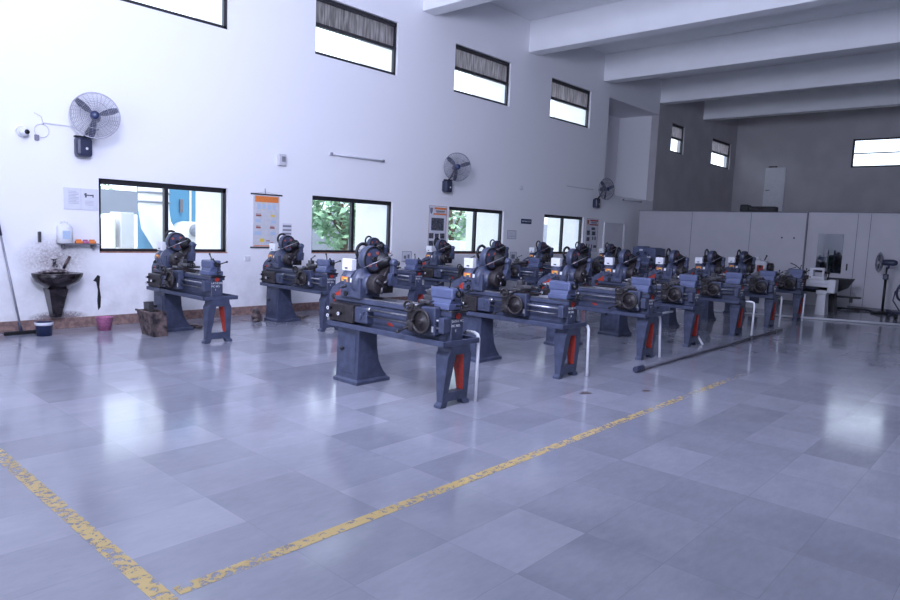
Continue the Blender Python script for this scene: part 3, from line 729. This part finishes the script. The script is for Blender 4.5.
t = thing('chip_trough', 'black boat-shaped trough on a dark pedestal behind the white lathe', 'trough', (17.75, 3.70, 0))
def boat(w, l0, l1, z): return [(-w, l0, z), (w, l0, z), (w, l1, z), (-w, l1, z)]
MB().loft([boat(.16, .05, .95, .44), boat(.26, -.18, 1.05, .58), boat(.30, -.30, 1.1, .80), boat(.28, -.27, 1.08, .80), boat(.24, -.15, 1.0, .60)], True, False).build('trough', BLACK, t)
MB().taper((-.16, .16, -.02, .30), (-.12, .12, .02, .26), 0, .50).build('pedestal', BLACK, t)
MB().box(-.10, .10, -.50, -.02, .36, .40, .005, 1).box(-.03, .03, -.34, -.28, .26, .36).build('side_shelf', BLACK, t)
tag(MB().rev((18.95, 4.22, 0), (0, 0, 1), [(0, .14), (.02, .14), (.03, .016), (1.42, .014), (1.43, .02), (1.45, .001)], 16).build('stand_pole', DSTEEL), 'slim upright metal pole in front of the glazed partition door', 'pole')

t = thing('milling_machine', 'large blue gearbox machine at the far end of the wall row', 'milling machine', (17.75, 8.55, 0))
MB().taper((-.30, .30, -.30, .40), (-.25, .25, -.25, .35), 0, .78).build('column', BLUE, t)
hd = MB().box(-.30, .30, -.35, .28, .78, 1.30, .03).box(-.32, .32, -.42, -.34, .74, 1.28, .02).box(-.2, .2, .0, .2, 1.28, 1.33, .01).build('gearbox', BLUE2, t)
k = MB()
for y, z, r in ((.10, 1.12, .06), (-.12, 1.15, .05), (.0, .95, .07), (-.2, .92, .05)): k.rev((-.30, y, z), (-1, 0, 0), [(0, r), (.03, r * .9), (.06, r * .4), (.08, r * .4)], 16)
k.build('knob', BLUE, hd)
MB().box(-.306, -.30, -.04, .06, 1.20, 1.25).box(-.306, -.30, -.28, -.18, 1.0, 1.06).build('data_plate', PAPER, hd)
MB().cyl((-.05, -.42, 1.06), (-.05, -.80, 1.06), .022).cyl((-.05, -.42, 1.06), (-.05, -.50, 1.06), .05).build('arbor', DSTEEL, t)
MB().box(-.45, .25, -.75, -.25, .70, .78, .01).box(-.30, .15, -.65, -.3, .40, .70, .01).build('table', BLUE, t)

tag(MB().box(PX + .55, PX + .57, 4.30, 4.44, .75, 1.80, .004, 1).build('green_reflection_panel', mat('green_reflection', (.30, .60, .42), .8)), 'narrow pale green panel imitating a reflection, set behind the partition door glass', 'reflection_panel')  # solid panel added to imitate the greenish reflection in the door glass
tag(MB().box(PX + .50, PX + .58, 3.92, 4.02, 0, 1.75, .01, 1).build('window_post', mat('pale_blue_reflection', (.45, .62, .80), .6)), 'pale blue upright bar imitating a reflection, set behind the partition door glass', 'post')  # added bar, its colour stands for the bluish reflection in the same pane
# suitcase-like box on top of the partition
t = thing('equipment_case', 'black case lying on top of the grey partition', 'case', (19.45, 6.1, 2.40))
struct('roof_partition', MB().box(PX + .08, PX + 2.5, 4.9, 9.47, 2.30, 2.38), PANEL)
for ch_ in ():
    pass
MB().box(-.16, .14, -.42, .28, 0, .15, .03).build('case_body', BLACK, t, (0, 0, 0))
MB().box(-.14, .14, .29, .52, 0, .20, .03).build('case_pouch', BLACK, t)
MB().tube([(-.165, -.2, .08), (-.19, -.15, .09), (-.19, 0, .09), (-.165, .05, .08)], .01).build('handle', BLACK, t)

# ------------------------------------------------------------------ things on the window wall
def on_wall(name, label, cat, x, z, group=None): return thing(name, label, cat, (x, W, z), 0, group)
# hanging banner
t = on_wall('hanging_banner', 'hanging banner with orange title and small diagrams, beside the first window', 'banner', 6.05, 1.12)
MB().box(.03, .53, -.010, -.004, .02, .90).build('sheet', BANNER, t)
MB().cyl((-.02, -.012, .90), (.58, -.012, .90), .012, seg=10).build('rod', FRAME, t)
MB().cyl((-.02, -.012, .01), (.58, -.012, .01), .012, seg=10).build('rod', FRAME, t)
MB().tube([(.25, -.004, 1.0), (.25, -.012, .91)], .006).tube([(.05, -.01, .91), (.25, -.006, .945), (.5, -.01, .91)], .002, 4).build('hanger', GREYP, t)
MB().box(.06, .51, -.0125, -.0095, .77, .87).box(.05, .47, -.0125, -.0095, .03, .045).build('title_band', ORANGE, t)
for (x, z, w, h) in ((.10, .65, .06, .09), (.20, .66, .06, .08), (.29, .65, .07, .08), (.40, .65, .05, .09), (.07, .43, .10, .05), (.37, .42, .10, .05), (.05, .22, .13, .06), (.36, .22, .10, .06), (.28, .08, .06, .02)):
    MB().box(x, x + w, -.0125, -.0098, z, z + h).build('blue_diagram', CYAN, t)
m_ = MB()
for (x, z, w) in ((.08, .53, .10), (.08, .33, .09), (.35, .33, .09)):
    m_.box(x, x + w, -.0125, -.0098, z, z + .025)
    for q in range(4): m_.box(x + q * w / 4 + .004, x + q * w / 4 + w / 8, -.0125, -.0098, z + .02, z + .05)
m_.box(.28, .35, -.0125, -.0098, .115, .13).box(.35, .42, -.0125, -.0098, .09, .10)
m_.build('red_diagrams', RUST, t)
m_ = MB()
for (x, z, w, h) in ((.36, .53, .08, .035), (.16, .10, .08, .06), (.19, .75, .05, .01), (.20, .64, .05, .008), (.28, .74, .03, .008)): m_.box(x, x + w, -.0125, -.0098, z, z + h)
m_.build('yellow_diagrams', YELL, t)

def poster(x, z, w, h, label, kind):
    t = on_wall('poster', label, 'poster', x, z)
    MB().box(0, w, -.008, 0, 0, h, .002, 1).build('sheet', PAPER, t)
    y0, y1 = -.0105, -.0075
    MB().box(0, w, y0, y1, h - .006, h).box(0, .008, y0, y1, 0, h).box(w - .008, w, y0, y1, 0, h).build('border', RUST, t)
    MB().box(w * .30, w * .97, y0, y1, h * .92, h * .965).box(w * .25, w * .97, y0, y1, h * .80, h * .835).build('title_band', ORANGE if kind == 'p' else RED, t)
    MB().box(w * .38, w * .90, y0, y1, h * .87, h * .90).box(w * .42, w * .85, y0, y1, h * .845, h * .86).build('title_print', GREYP, t)
    MB().prism([(w * .05, h * .95), (w * .22, h * .95), (w * .19, h * .85), (w * .13, h * .81), (w * .07, h * .85)], 'y', y0, y1).build('crest', GREYP if kind == 'p' else RUST, t)
    m_ = MB()
    if kind == 'p':
        rects = [(.15, .45, .70, .28), (.05, .27, .24, .12), (.05, .10, .24, .12), (.37, .10, .22, .28), (.66, .27, .26, .12), (.66, .10, .26, .12)]
    else:
        rects = [(.08, .50, .24, .14), (.08, .32, .24, .12), (.50, .50, .30, .12), (.55, .36, .10, .10), (.75, .36, .10, .10), (.06, .10, .10, .14), (.28, .10, .07, .14), (.50, .10, .07, .12), (.68, .12, .26, .08), (.45, .66, .3, .08)]
    for a, b_, c, d in rects: m_.box(w * a, w * (a + c), y0, y1, h * b_, h * (b_ + d))
    m_.build('photo_prints', PHOTO if kind == 'p' else CYAN if False else PHOTO, t)
poster(10.28, 1.10, .56, .96, 'white poster with red title and six machine photographs, left of the third window', 'p')
poster(16.74, 1.10, .66, .95, 'white poster with red title and small tool drawings, beyond the fourth window', 't')

def notice(x, z, w, h, label, lines, group=None, framed=False):
    t = on_wall('notice', label, 'notice', x, z, group)
    MB().box(0, w, -.005, 0, 0, h).build('sheet', PAPER, t)
    if framed: MB().box(0, w, -.008, -.0045, 0, .008).box(0, w, -.008, -.0045, h - .008, h).box(0, .008, -.008, -.0045, 0, h).box(w - .008, w, -.008, -.0045, 0, h).build('frame', GREYP, t)
    m_ = MB()
    for a, b_, c, d in lines: m_.box(w * a, w * (a + c), -.0075, -.0045, h * b_, h * (b_ + d))
    m_.build('print', GREYP, t)
FAINT = mat('faint_print', (0.48, 0.49, 0.56), .6)
t = on_wall('notice', 'laminated sheets with faint text and a small lathe picture, left of the first window', 'notice', 3.21, 1.62)
MB().box(0, .44, -.005, 0, 0, .29).build('sheet', PAPER, t)
m_ = MB()
for k in range(9): m_.box(.06, .06 + .13 * (1 if k % 3 else .75), -.0065, -.0045, .24 - k * .02, .248 - k * .02)
for k in range(4): m_.box(.27, .38, -.0065, -.0045, .12 - k * .018, .126 - k * .018)
m_.build('print', FAINT, t)
MB().box(.27, .29, -.007, -.0045, .17, .23).box(.29, .38, -.007, -.0045, .195, .21).box(.365, .38, -.007, -.0045, .175, .215).box(.26, .28, -.007, -.0045, .20, .225).build('picture', PHOTO, t)
MB().box(.0, .44, -.0065, -.0045, 0, .004).box(.215, .218, -.0065, -.0045, 0, .29).build('edge', FAINT, t)
notice(6.65, 1.33, .19, .22, 'small white notice with grey bars, right of the hanging banner', [(.05, .72, .9, .14), (.05, .42, .9, .12), (.05, .12, .9, .14)])
notice(6.93, .88, .13, .13, 'tiny white notice low on the wall below the barred notice', [(.2, .2, .6, .5)])
notice(9.53, .86, .28, .22, 'framed notice with two small pictures, right of the second window', [(.2, .3, .25, .3), (.58, .3, .2, .4)], framed=True)
notice(13.06, 1.40, .36, .21, 'faint outlined sheet on the wall right of the third window', [(.1, .3, .8, .03)], framed=True)
notice(13.22, .87, .27, .21, 'framed notice low on the wall below the small dark blue sign', [(.2, .2, .5, .5)], framed=True)
t = on_wall('wall_sign', 'small dark blue sign with white lettering between the third and fourth windows', 'sign', 13.60, 1.79)
MB().box(0, .44, -.015, 0, 0, .12, .004, 1).build('sign_board', NAVY, t)
text_obj('lettering', 'MACHINE SHOP', .052, WHITE, t, (.22, -.016, .06), align='CENTER')
t = on_wall('light_switch', 'white switch plate on the wall below the hanging banner', 'switch', 5.93, .90)
MB().box(0, .11, -.012, 0, 0, .09, .004, 1).build('plate', WHITE, t); MB().box(.02, .045, -.018, -.011, .02, .07, .002, 1).box(.065, .09, -.018, -.011, .02, .07, .002, 1).build('rocker', DOORM, t)
def batten(x, z, l, slope, label):
    t = on_wall('tube_light', label, 'lamp', x, z, 'unlit tube lights')
    MB().box(0, l, -.035, 0, 0, .045, .004, 1).build('housing', WHITE, t)
    MB().cyl((.04, -.055, .02), (l - .04, -.055, .02), .015, seg=12).build('tube', PAPER, t)
    MB().box(.0, .04, -.075, -.03, .0, .045, .004, 1).box(l - .04, l, -.075, -.03, 0, .045, .004, 1).build('end_cap', GREYP, t)
batten(7.62, 2.82, 1.30, 0, 'unlit tube light on the wall above the second window')
batten(18.72, 2.68, 1.22, 0, 'unlit tube light on the wall below the deep recess')
t = on_wall('bell_box', 'small cream box on the wall left of the nearer tube light', 'box', 6.53, 2.53)
MB().box(0, .14, -.07, 0, 0, .19, .01).build('box_body', CREAM, t); MB().box(.05, .12, -.074, -.069, .06, .15).build('grille', GREYP, t)
t = on_wall('security_camera', 'white dome security camera high on the wall at the far left', 'camera', 2.74, 2.58)
MB().rev((0, 0, 0), (0, -1, 0), [(0, .07), (.05, .07), (.06, .06)], 24).build('mount', WHITE, t)
MB().sph((.0, -.09, -.01), .058, seg=18).build('dome', WHITE, t); MB().rev((.02, -.14, -.01), (.2, -1, -.1), [(0, .03), (.012, .028), (.014, .01)], 16).build('lens', BLACK, t)
MB().box(.14, .19, -.035, 0, -.09, -.02, .004, 1).build('plug', GREYP, t)
tag(MB().ring((2.965, W - .012, 2.62), (0, 1, 0), .085, .004, 24, 5).tube([(2.99, W - .012, 2.70), (2.96, W - .02, 2.80), (2.88, W - .012, 2.84)], .004, 5).build('cable_loop', CREAM), 'looped thin white cable beside the dome camera', 'cable')
tag(MB().box(2.97, 3.36, W - .02, W, 2.72, 2.735).build('conduit', WHITE), 'thin white conduit running from the dome camera to the left wall fan', 'conduit')
tag(MB().box(15.6, 17.0, W - .02, W, 2.86, 2.88).build('conduit', CREAM), 'thin conduit on the wall leading to the farthest wall fan', 'conduit')
tag(MB().rev((13.53, W, 2.66), (0, -1, 0), [(0, .05), (.03, .045), (.05, .02)], 16).build('ceiling_rose', CREAM), 'small round white fitting on the wall above the dark blue sign', 'fitting')

# wash basin
t = on_wall('wash_basin', 'grimy black wash basin on a tapering pedestal at the left', 'wash basin', 3.06, 0)
def ell(a, b, z, cy, n=28): return [(a * math.cos(2 * PI * i / n), min(-.004, cy + b * math.sin(2 * PI * i / n)), z) for i in range(n)]
MB().loft([ell(.08, .08, .52, -.13), ell(.16, .14, .60, -.16), ell(.26, .20, .66, -.19), ell(.30, .225, .73, -.20), ell(.30, .225, .755, -.20)], True).build('bowl', SINK, t)
MB().loft([ell(.305, .228, .75, -.20), ell(.305, .228, .772, -.20), ell(.26, .185, .772, -.20), ell(.20, .13, .757, -.20)], True).build('rim', SINK, t)
MB().prism([(-.20, .772), (.20, .772), (.14, .80), (.05, .82), (-.04, .81), (-.14, .79)], 'y', -.05, -.004).build('splash_back', SINKW, t)
MB().taper((-.055, .045, -.17, -.03), (-.12, .11, -.25, -.01), .18, .56).build('pedestal', SINK, t)
MB().cyl((.0, -.03, .86), (.0, -.10, .88), .014).tube([(.0, -.10, .88), (.0, -.16, .88), (.0, -.18, .85)], .012).cyl((.0, -.08, .88), (.0, -.08, .94), .02).box(-.035, .035, -.09, -.07, .94, .952, .003, 1).build('tap', DSTEEL, t)
MB().tube([(.13, -.02, .82), (.17, -.03, .92), (.21, -.02, .98)], .018).build('rag', GRIME, t)
tag(MB().box(2.89, 2.93, W - .03, W, 1.17, 1.31, .008).build('soap_holder', DSTEEL), 'small grey holder on the wall above the wash basin', 'holder')
tag(MB().prism([(3.63, .72), (3.66, .70), (3.65, .55), (3.67, .40), (3.66, .26), (3.63, .22), (3.62, .35), (3.63, .50), (3.61, .62), (3.57, .64)], 'y', W - .006, W).build('wall_patch', BLACK), 'black ragged strip on the wall right of the wash basin', 'mark')
t = on_wall('wall_shelf', 'thin dark shelf on the wall above the wash basin', 'shelf', 3.12, 1.15)
MB().box(0, .50, -.16, 0, 0, .012).build('board', SEAM, t); MB().box(.05, .06, -.12, 0, -.06, 0).box(.42, .43, -.12, 0, -.06, 0).build('bracket', SEAM, t)
t = thing('plastic_jug', 'white plastic jug with blue label standing on the wall shelf', 'jug', (3.19, W - .085, 1.162))
MB().loft([[(a * x, b * y, z) for x, y in ((-1, -.7), (-.7, -1), (.7, -1), (1, -.7), (1, .7), (.7, 1), (-.7, 1), (-1, .7))] for a, b, z in ((.075, .055, 0), (.085, .065, .01), (.085, .065, .21), (.06, .045, .25), (.03, .03, .262), (.03, .03, .275))]).tube([(-.05, 0, .235), (-.045, 0, .285), (.0, 0, .29), (.02, 0, .262)], .01).build('jug_body', WHITE, t)
MB().cyl((.02, 0, .26), (.02, 0, .285), .022, seg=14).build('cap', WHITE, t)
MB().box(-.045, .05, -.067, -.064, .06, .17).build('jug_label', CYAN, t)
for i, (x, w, m_) in enumerate(((3.32, .09, ORANGE), (3.41, .08, PINK), (3.49, .09, ORANGE))):
    z0 = 1.162
    tag(MB().box(x, x + w, W - .11, W - .05, z0, z0 + .035, .008).box(x + .01, x + w - .015, W - .10, W - .06, z0 + .035, z0 + .055, .006).build('soap_packet', m_),
        ['orange soap packet on the shelf, next to the white jug', 'pink soap packet in the middle of the shelf', 'orange soap packet at the right end of the shelf'][i], 'soap', 'soap packets on the wall shelf')
# squeegee, buckets, bin
t = thing('floor_squeegee', 'floor squeegee with long grey handle leaning on the wall at the far left', 'squeegee', (2.60, 9.66, 0))
MB().tube([(0, 0, .06), (-.14, .24, 1.30)], .013).build('handle', WIRE, t)
MB().tube([(-.134, .23, 1.25), (-.158, .27, 1.46)], .018).build('grip', FANB, t)
MB().box(-.19, .20, -.02, .02, .02, .05, .005, 1).box(-.19, .20, -.008, .008, 0, .025).build('blade', BLACK, t)
MB().cyl((0, 0, .04), (-.015, .026, .16), .022, .016).build('socket', FANB, t)
def bucket(name, label, x, y, r0, r1, h, m, band=None):
    t = thing(name, label, 'bucket', (x, y, 0))
    MB().rev((0, 0, 0), (0, 0, 1), [(0, r0), (h, r1), (h + .006, r1 + .006), (h + .006, r1 - .006), (h - .004, r1 - .008), (.012, r0 - .006)], 28).build('bucket_body', m, t)
    MB().tube([(r1 * math.cos(a), r1 * math.sin(a) * .3 - r1 * .7 * math.sin(a), h - .01 - .05 * math.sin(a)) for a in [PI * k / 10 for k in range(11)]], .003, 5).build('handle', DSTEEL, t)
    if band: MB().rev((0, 0, h), (0, 0, 1), [(-.035, r1 + .0015), (.004, r1 + .0075), (.004, r1 - .0), (-.035, r1 - .001)], 28).build('rim_band', band, t)
bucket('paint_bucket', 'dark blue paint tin with pale rim standing below the wash basin', 2.80, 9.45, .088, .10, .17, NAVY, PAPER)
bucket('plastic_bucket', 'pink plastic bucket by the wall between basin and first lathe', 3.55, 9.50, .08, .11, .175, PINK)
t = thing('waste_bin', 'grimy brown metal bin leaning at the cabinet of the first wall lathe', 'bin', (3.88, 8.80, 0))
MB().loft([[(-.06, -.20, .0), (.12, -.20, .0), (.12, .15, .0), (-.06, .15, .0)], [(-.12, -.22, .33), (.10, -.22, .33), (.10, .18, .33), (-.12, .18, .33)], [(-.10, -.20, .33), (.08, -.20, .33), (.08, .16, .33), (-.10, .16, .33)], [(-.05, -.19, .03), (.11, -.19, .03), (.11, .14, .03), (-.05, .14, .03)]], True, False).build('bin_body', GRIME, t)
MB().box(-.135, -.115, -.23, .19, .315, .34, .004, 1).build('bin_rim', GRIME, t)
MB().prism([(-.02, .20), (.12, .20), (.15, .43), (.0, .45)], 'x', -.04, .03).build('scrap_plate', DSTEEL, t)
tag(MB().sph((5.72, 9.22, .07), .08, 1.2, .8, .85).sph((5.76, 9.30, .13), .06, 1.1, 1, 1.3).sph((5.68, 9.12, .03), .04, 1.9, 1, .7).sph((5.80, 9.38, .04), .05, 1.4, 1, .8).build('rag_pile', GRIME), 'dark heap of oily rags on the floor left of the second wall lathe', 'rags')
tag(MB().tube([(6.35, 9.15, .03), (6.42, 9.0, .03), (6.34, 8.9, .03), (6.5, 8.95, .06)], .02, 8).build('rag', GRIME), 'small dark rag on the floor right of the second wall lathe', 'rag')
tag(MB().tube([(4.55, 8.95, .025), (4.68, 8.98, .02), (4.70, 9.12, .02), (4.58, 9.2, .02), (4.5, 9.35, .02)], .016, 8).build('hose', GRIME), 'short oily hose on the floor behind the first wall lathe', 'hose')

# small stains on the floor
for (x, y, r, l) in ((5.75, 3.30, .07, 'small brown oil stain on the floor before the second front lathe'), (6.35, 2.95, .05, 'faint brown oil stain near the grey pipe end'), (4.45, 8.1, .10, 'dark oil stain on the floor under the first wall lathe')):
    pts = [(x + r * (1 + .25 * math.sin(3 * a + x)) * math.cos(a), y + r * .7 * (1 + .2 * math.cos(5 * a)) * math.sin(a)) for a in [2 * PI * k / 20 for k in range(20)]]
    tag(MB().prism(pts, 'z', .0005, .0015).build('oil_stain', mat('oil_stain', (.11, .085, .09), .35)), l, 'stain')

# ------------------------------------------------------------------ outside
struct('ground_outside', MB().box(-10, 45, W + .25, 40, -.3, -.15), GRND)
cols = MB()
for a, b in LOW + [(0.0, 1.95)]:
    struct('column_outside', MB().box(b + .12, b + .42, W + .25, W + 1.30, -.15, 7.2), EXTW)
struct('wall_outside', MB().box(14.0, 45, 21.6, 21.9, -.15, 2.1), EXTG)
struct('wall_opposite', MB().box(22.0, 40, 22.0, 24.3, -.15, 4.5), EXTW)
# dust collector outside the first window
t = thing('dust_collector', 'pale blue and white dust collector standing outside the first window', 'dust collector', (6.85, 14.9, -.15))
MB().box(.0, 1.7, .0, 1.4, .3, 3.9, .02).build('housing', EXTB, t)
MB().box(.60, .64, -.03, .01, .4, 3.9).build('seam_strip', EXTW, t)
MB().tube([(-.35, -.3, 3.9), (-.35, -.3, 1.9), (-.30, -.3, 1.55), (-.12, -.3, 1.25), (.2, -.3, 1.08)], .31, 28).build('duct', EXTW, t)
MB().tube([(-.35, -.3, 2.02), (-.35, -.3, 2.06)], .335, 28).tube([(-.35, -.3, 2.22), (-.35, -.3, 2.26)], .335, 28).build('duct_flange', EXTG, t)
bl = MB().rev((.42, -.35, 1.35), (0, -1, 0), [(-.3, .30), (.25, .30), (.26, .26)], 30).build('blower', EXTW, t)
MB().rev((.44, -.60, 1.46), (0, -1, 0), [(0, .14), (.14, .14), (.16, .11)], 24).build('motor', EXTG, bl)
MB().box(.36, .44, -.05, 0, 1.85, 2.15, .01).build('control_panel', SEAM, t)
MB().box(-.05, .05, -.35, -.25, 0, .95).box(1.4, 1.6, .2, .4, 0, .3).box(.4, .6, .1, .3, 0, .3).build('leg', EXTG, t)
def tank(x0, x1, y0, y1, z0, z1, label):
    m_ = MB().box(x0, x1, y0, y1, z0, z1, .02)
    for a in (x0 + .02, x1 - .07):
        for b in (y0 + .02, y1 - .07): m_.box(a, a + .05, b, b + .05, -.15, z0 + .01)
    tag(m_.build('storage_tank', EXTW), label, 'tank')
tank(6.12, 6.42, 15.4, 16.0, .85, 1.65, 'white box tank on legs outside the first window, beside the duct')
tank(5.70, 6.02, 15.4, 16.0, .80, 1.50, 'smaller white box tank on legs outside the left of the first window')
tag(MB().box(3.0, 10.5, 20.0, 20.3, 1.62, 2.30).box(3.5, 3.7, 20.05, 20.25, -.15, 1.65).box(10.2, 10.4, 20.05, 20.25, -.15, 1.65).box(6.9, 7.1, 20.05, 20.25, -.15, 1.65).build('canopy_wall', EXTG), 'pale grey raised wall panel beyond the dust collector', 'wall panel')
tag(MB().box(16.3, 17.3, 14.3, 15.2, -.15, 1.20, .02).box(16.45, 17.15, 14.26, 14.3, .1, 1.0, .02).build('outdoor_unit', EXTW), 'white metal cabinet outside the third window', 'cabinet')

def tree(x, y, h, r, label, n=900):
    t = thing('tree', label, 'tree', (x, y, -.15), 0, 'trees outside the windows')
    MB().tube([(0, 0, 0), (.1, 0, h * .35), (-.05, .1, h * .7)], .12, 10).tube([(.1, 0, h * .35), (.8, .1, h * .6)], .06, 8).tube([(.05, 0, h * .4), (-.7, -.2, h * .62)], .05, 8).build('trunk', BARK, t)
    m_ = MB()
    for k in range(n):
        th = random.uniform(0, 2 * PI); ph = math.acos(random.uniform(-1, 1)); rr = r * random.uniform(.35, 1) ** .5
        rr *= 1 + .25 * math.sin(3 * th) * math.sin(2 * ph)
        c = Vector((rr * math.sin(ph) * math.cos(th), rr * math.sin(ph) * math.sin(th), h * .68 + rr * 1.05 * math.cos(ph)))
        a = Vector((random.gauss(0, 1), random.gauss(0, 1), random.gauss(0, 1))).normalized(); b_ = a.orthogonal().normalized()
        s = random.uniform(.10, .20)
        v = [m_.bm.verts.new(p) for p in (c - a * s, c - b_ * s * .45, c + a * s, c + b_ * s * .45)]
        m_.bm.faces.new(v)
    m_.build('foliage', LEAF, t)
tree(13.3, 16.6, 3.4, 1.25, 'green tree outside the second window', 1500)
tree(20.2, 18.3, 4.2, 2.2, 'green tree outside the left of the third window', 2600)
tree(7.2, 24.0, 4.4, 2.0, 'green tree beyond the grey panel outside the first window', 1400)
tree(12.6, 24.5, 4.6, 2.0, 'green tree behind the dust collector outside the first window', 1200)

# ------------------------------------------------------------------ light
w = bpy.data.worlds.new('World'); bpy.context.scene.world = w; w.use_nodes = True
bg = w.node_tree.nodes['Background']; bg.inputs[0].default_value = (.78, .85, 1.0, 1); bg.inputs[1].default_value = 3.4
def area(name, loc, target, sx, sy, power, col=(.68, .725, 1.0)):
    l = bpy.data.lights.new(name, 'AREA'); l.shape = 'RECTANGLE'; l.size = sx; l.size_y = sy; l.energy = power; l.color = col
    o = bpy.data.objects.new(name, l); C.objects.link(o); o.location = loc
    o.rotation_euler = (Vector(target) - Vector(loc)).to_track_quat('-Z', 'Y').to_euler()
    return o
# daylight through the open shutter doorway in the rear wall
area('daylight_doorway', (X0 + .05, 2.5, 2.3), (8, 4.5, 3.2), 7.6, 4.4, 60)
area('bounced_flash', (.8, 2.6, 4.2), (10.0, 7.6, 8.2), 2.0, 2.0, 800)
sun = bpy.data.lights.new('sun', 'SUN'); sun.energy = 3.5; sun.angle = .02; so = bpy.data.objects.new('sun', sun); C.objects.link(so)
so.rotation_euler = (math.radians(26), 0, math.radians(14))

# ------------------------------------------------------------------ camera
cam = bpy.data.cameras.new('camera'); co_ = bpy.data.objects.new('camera', cam); C.objects.link(co_)
f, yaw, pit, rol = 665.92, math.radians(41.911), math.radians(5.974), math.radians(2.381)
cam.sensor_fit = 'HORIZONTAL'; cam.sensor_width = 36; cam.lens = f * 36 / 900; cam.clip_end = 200; cam.clip_start = .05
cy, sy = math.cos(yaw), math.sin(yaw)
Fw = Vector((cy * math.cos(pit), sy * math.cos(pit), -math.sin(pit))); Rt = Vector((sy, -cy, 0)); Up = Rt.cross(Fw)
r_ = math.cos(rol) * Rt + math.sin(rol) * Up; u_ = -math.sin(rol) * Rt + math.cos(rol) * Up
M_ = Matrix((r_, u_, -Fw)).transposed().to_4x4(); M_.translation = Vector((0, 0, 1.55)); co_.matrix_world = M_
S = bpy.context.scene; S.camera = co_
S.view_settings.view_transform = 'Standard'; S.view_settings.look = 'None'; S.view_settings.gamma = 1; S.view_settings.use_curve_mapping = False
S.view_settings.exposure = 0.0
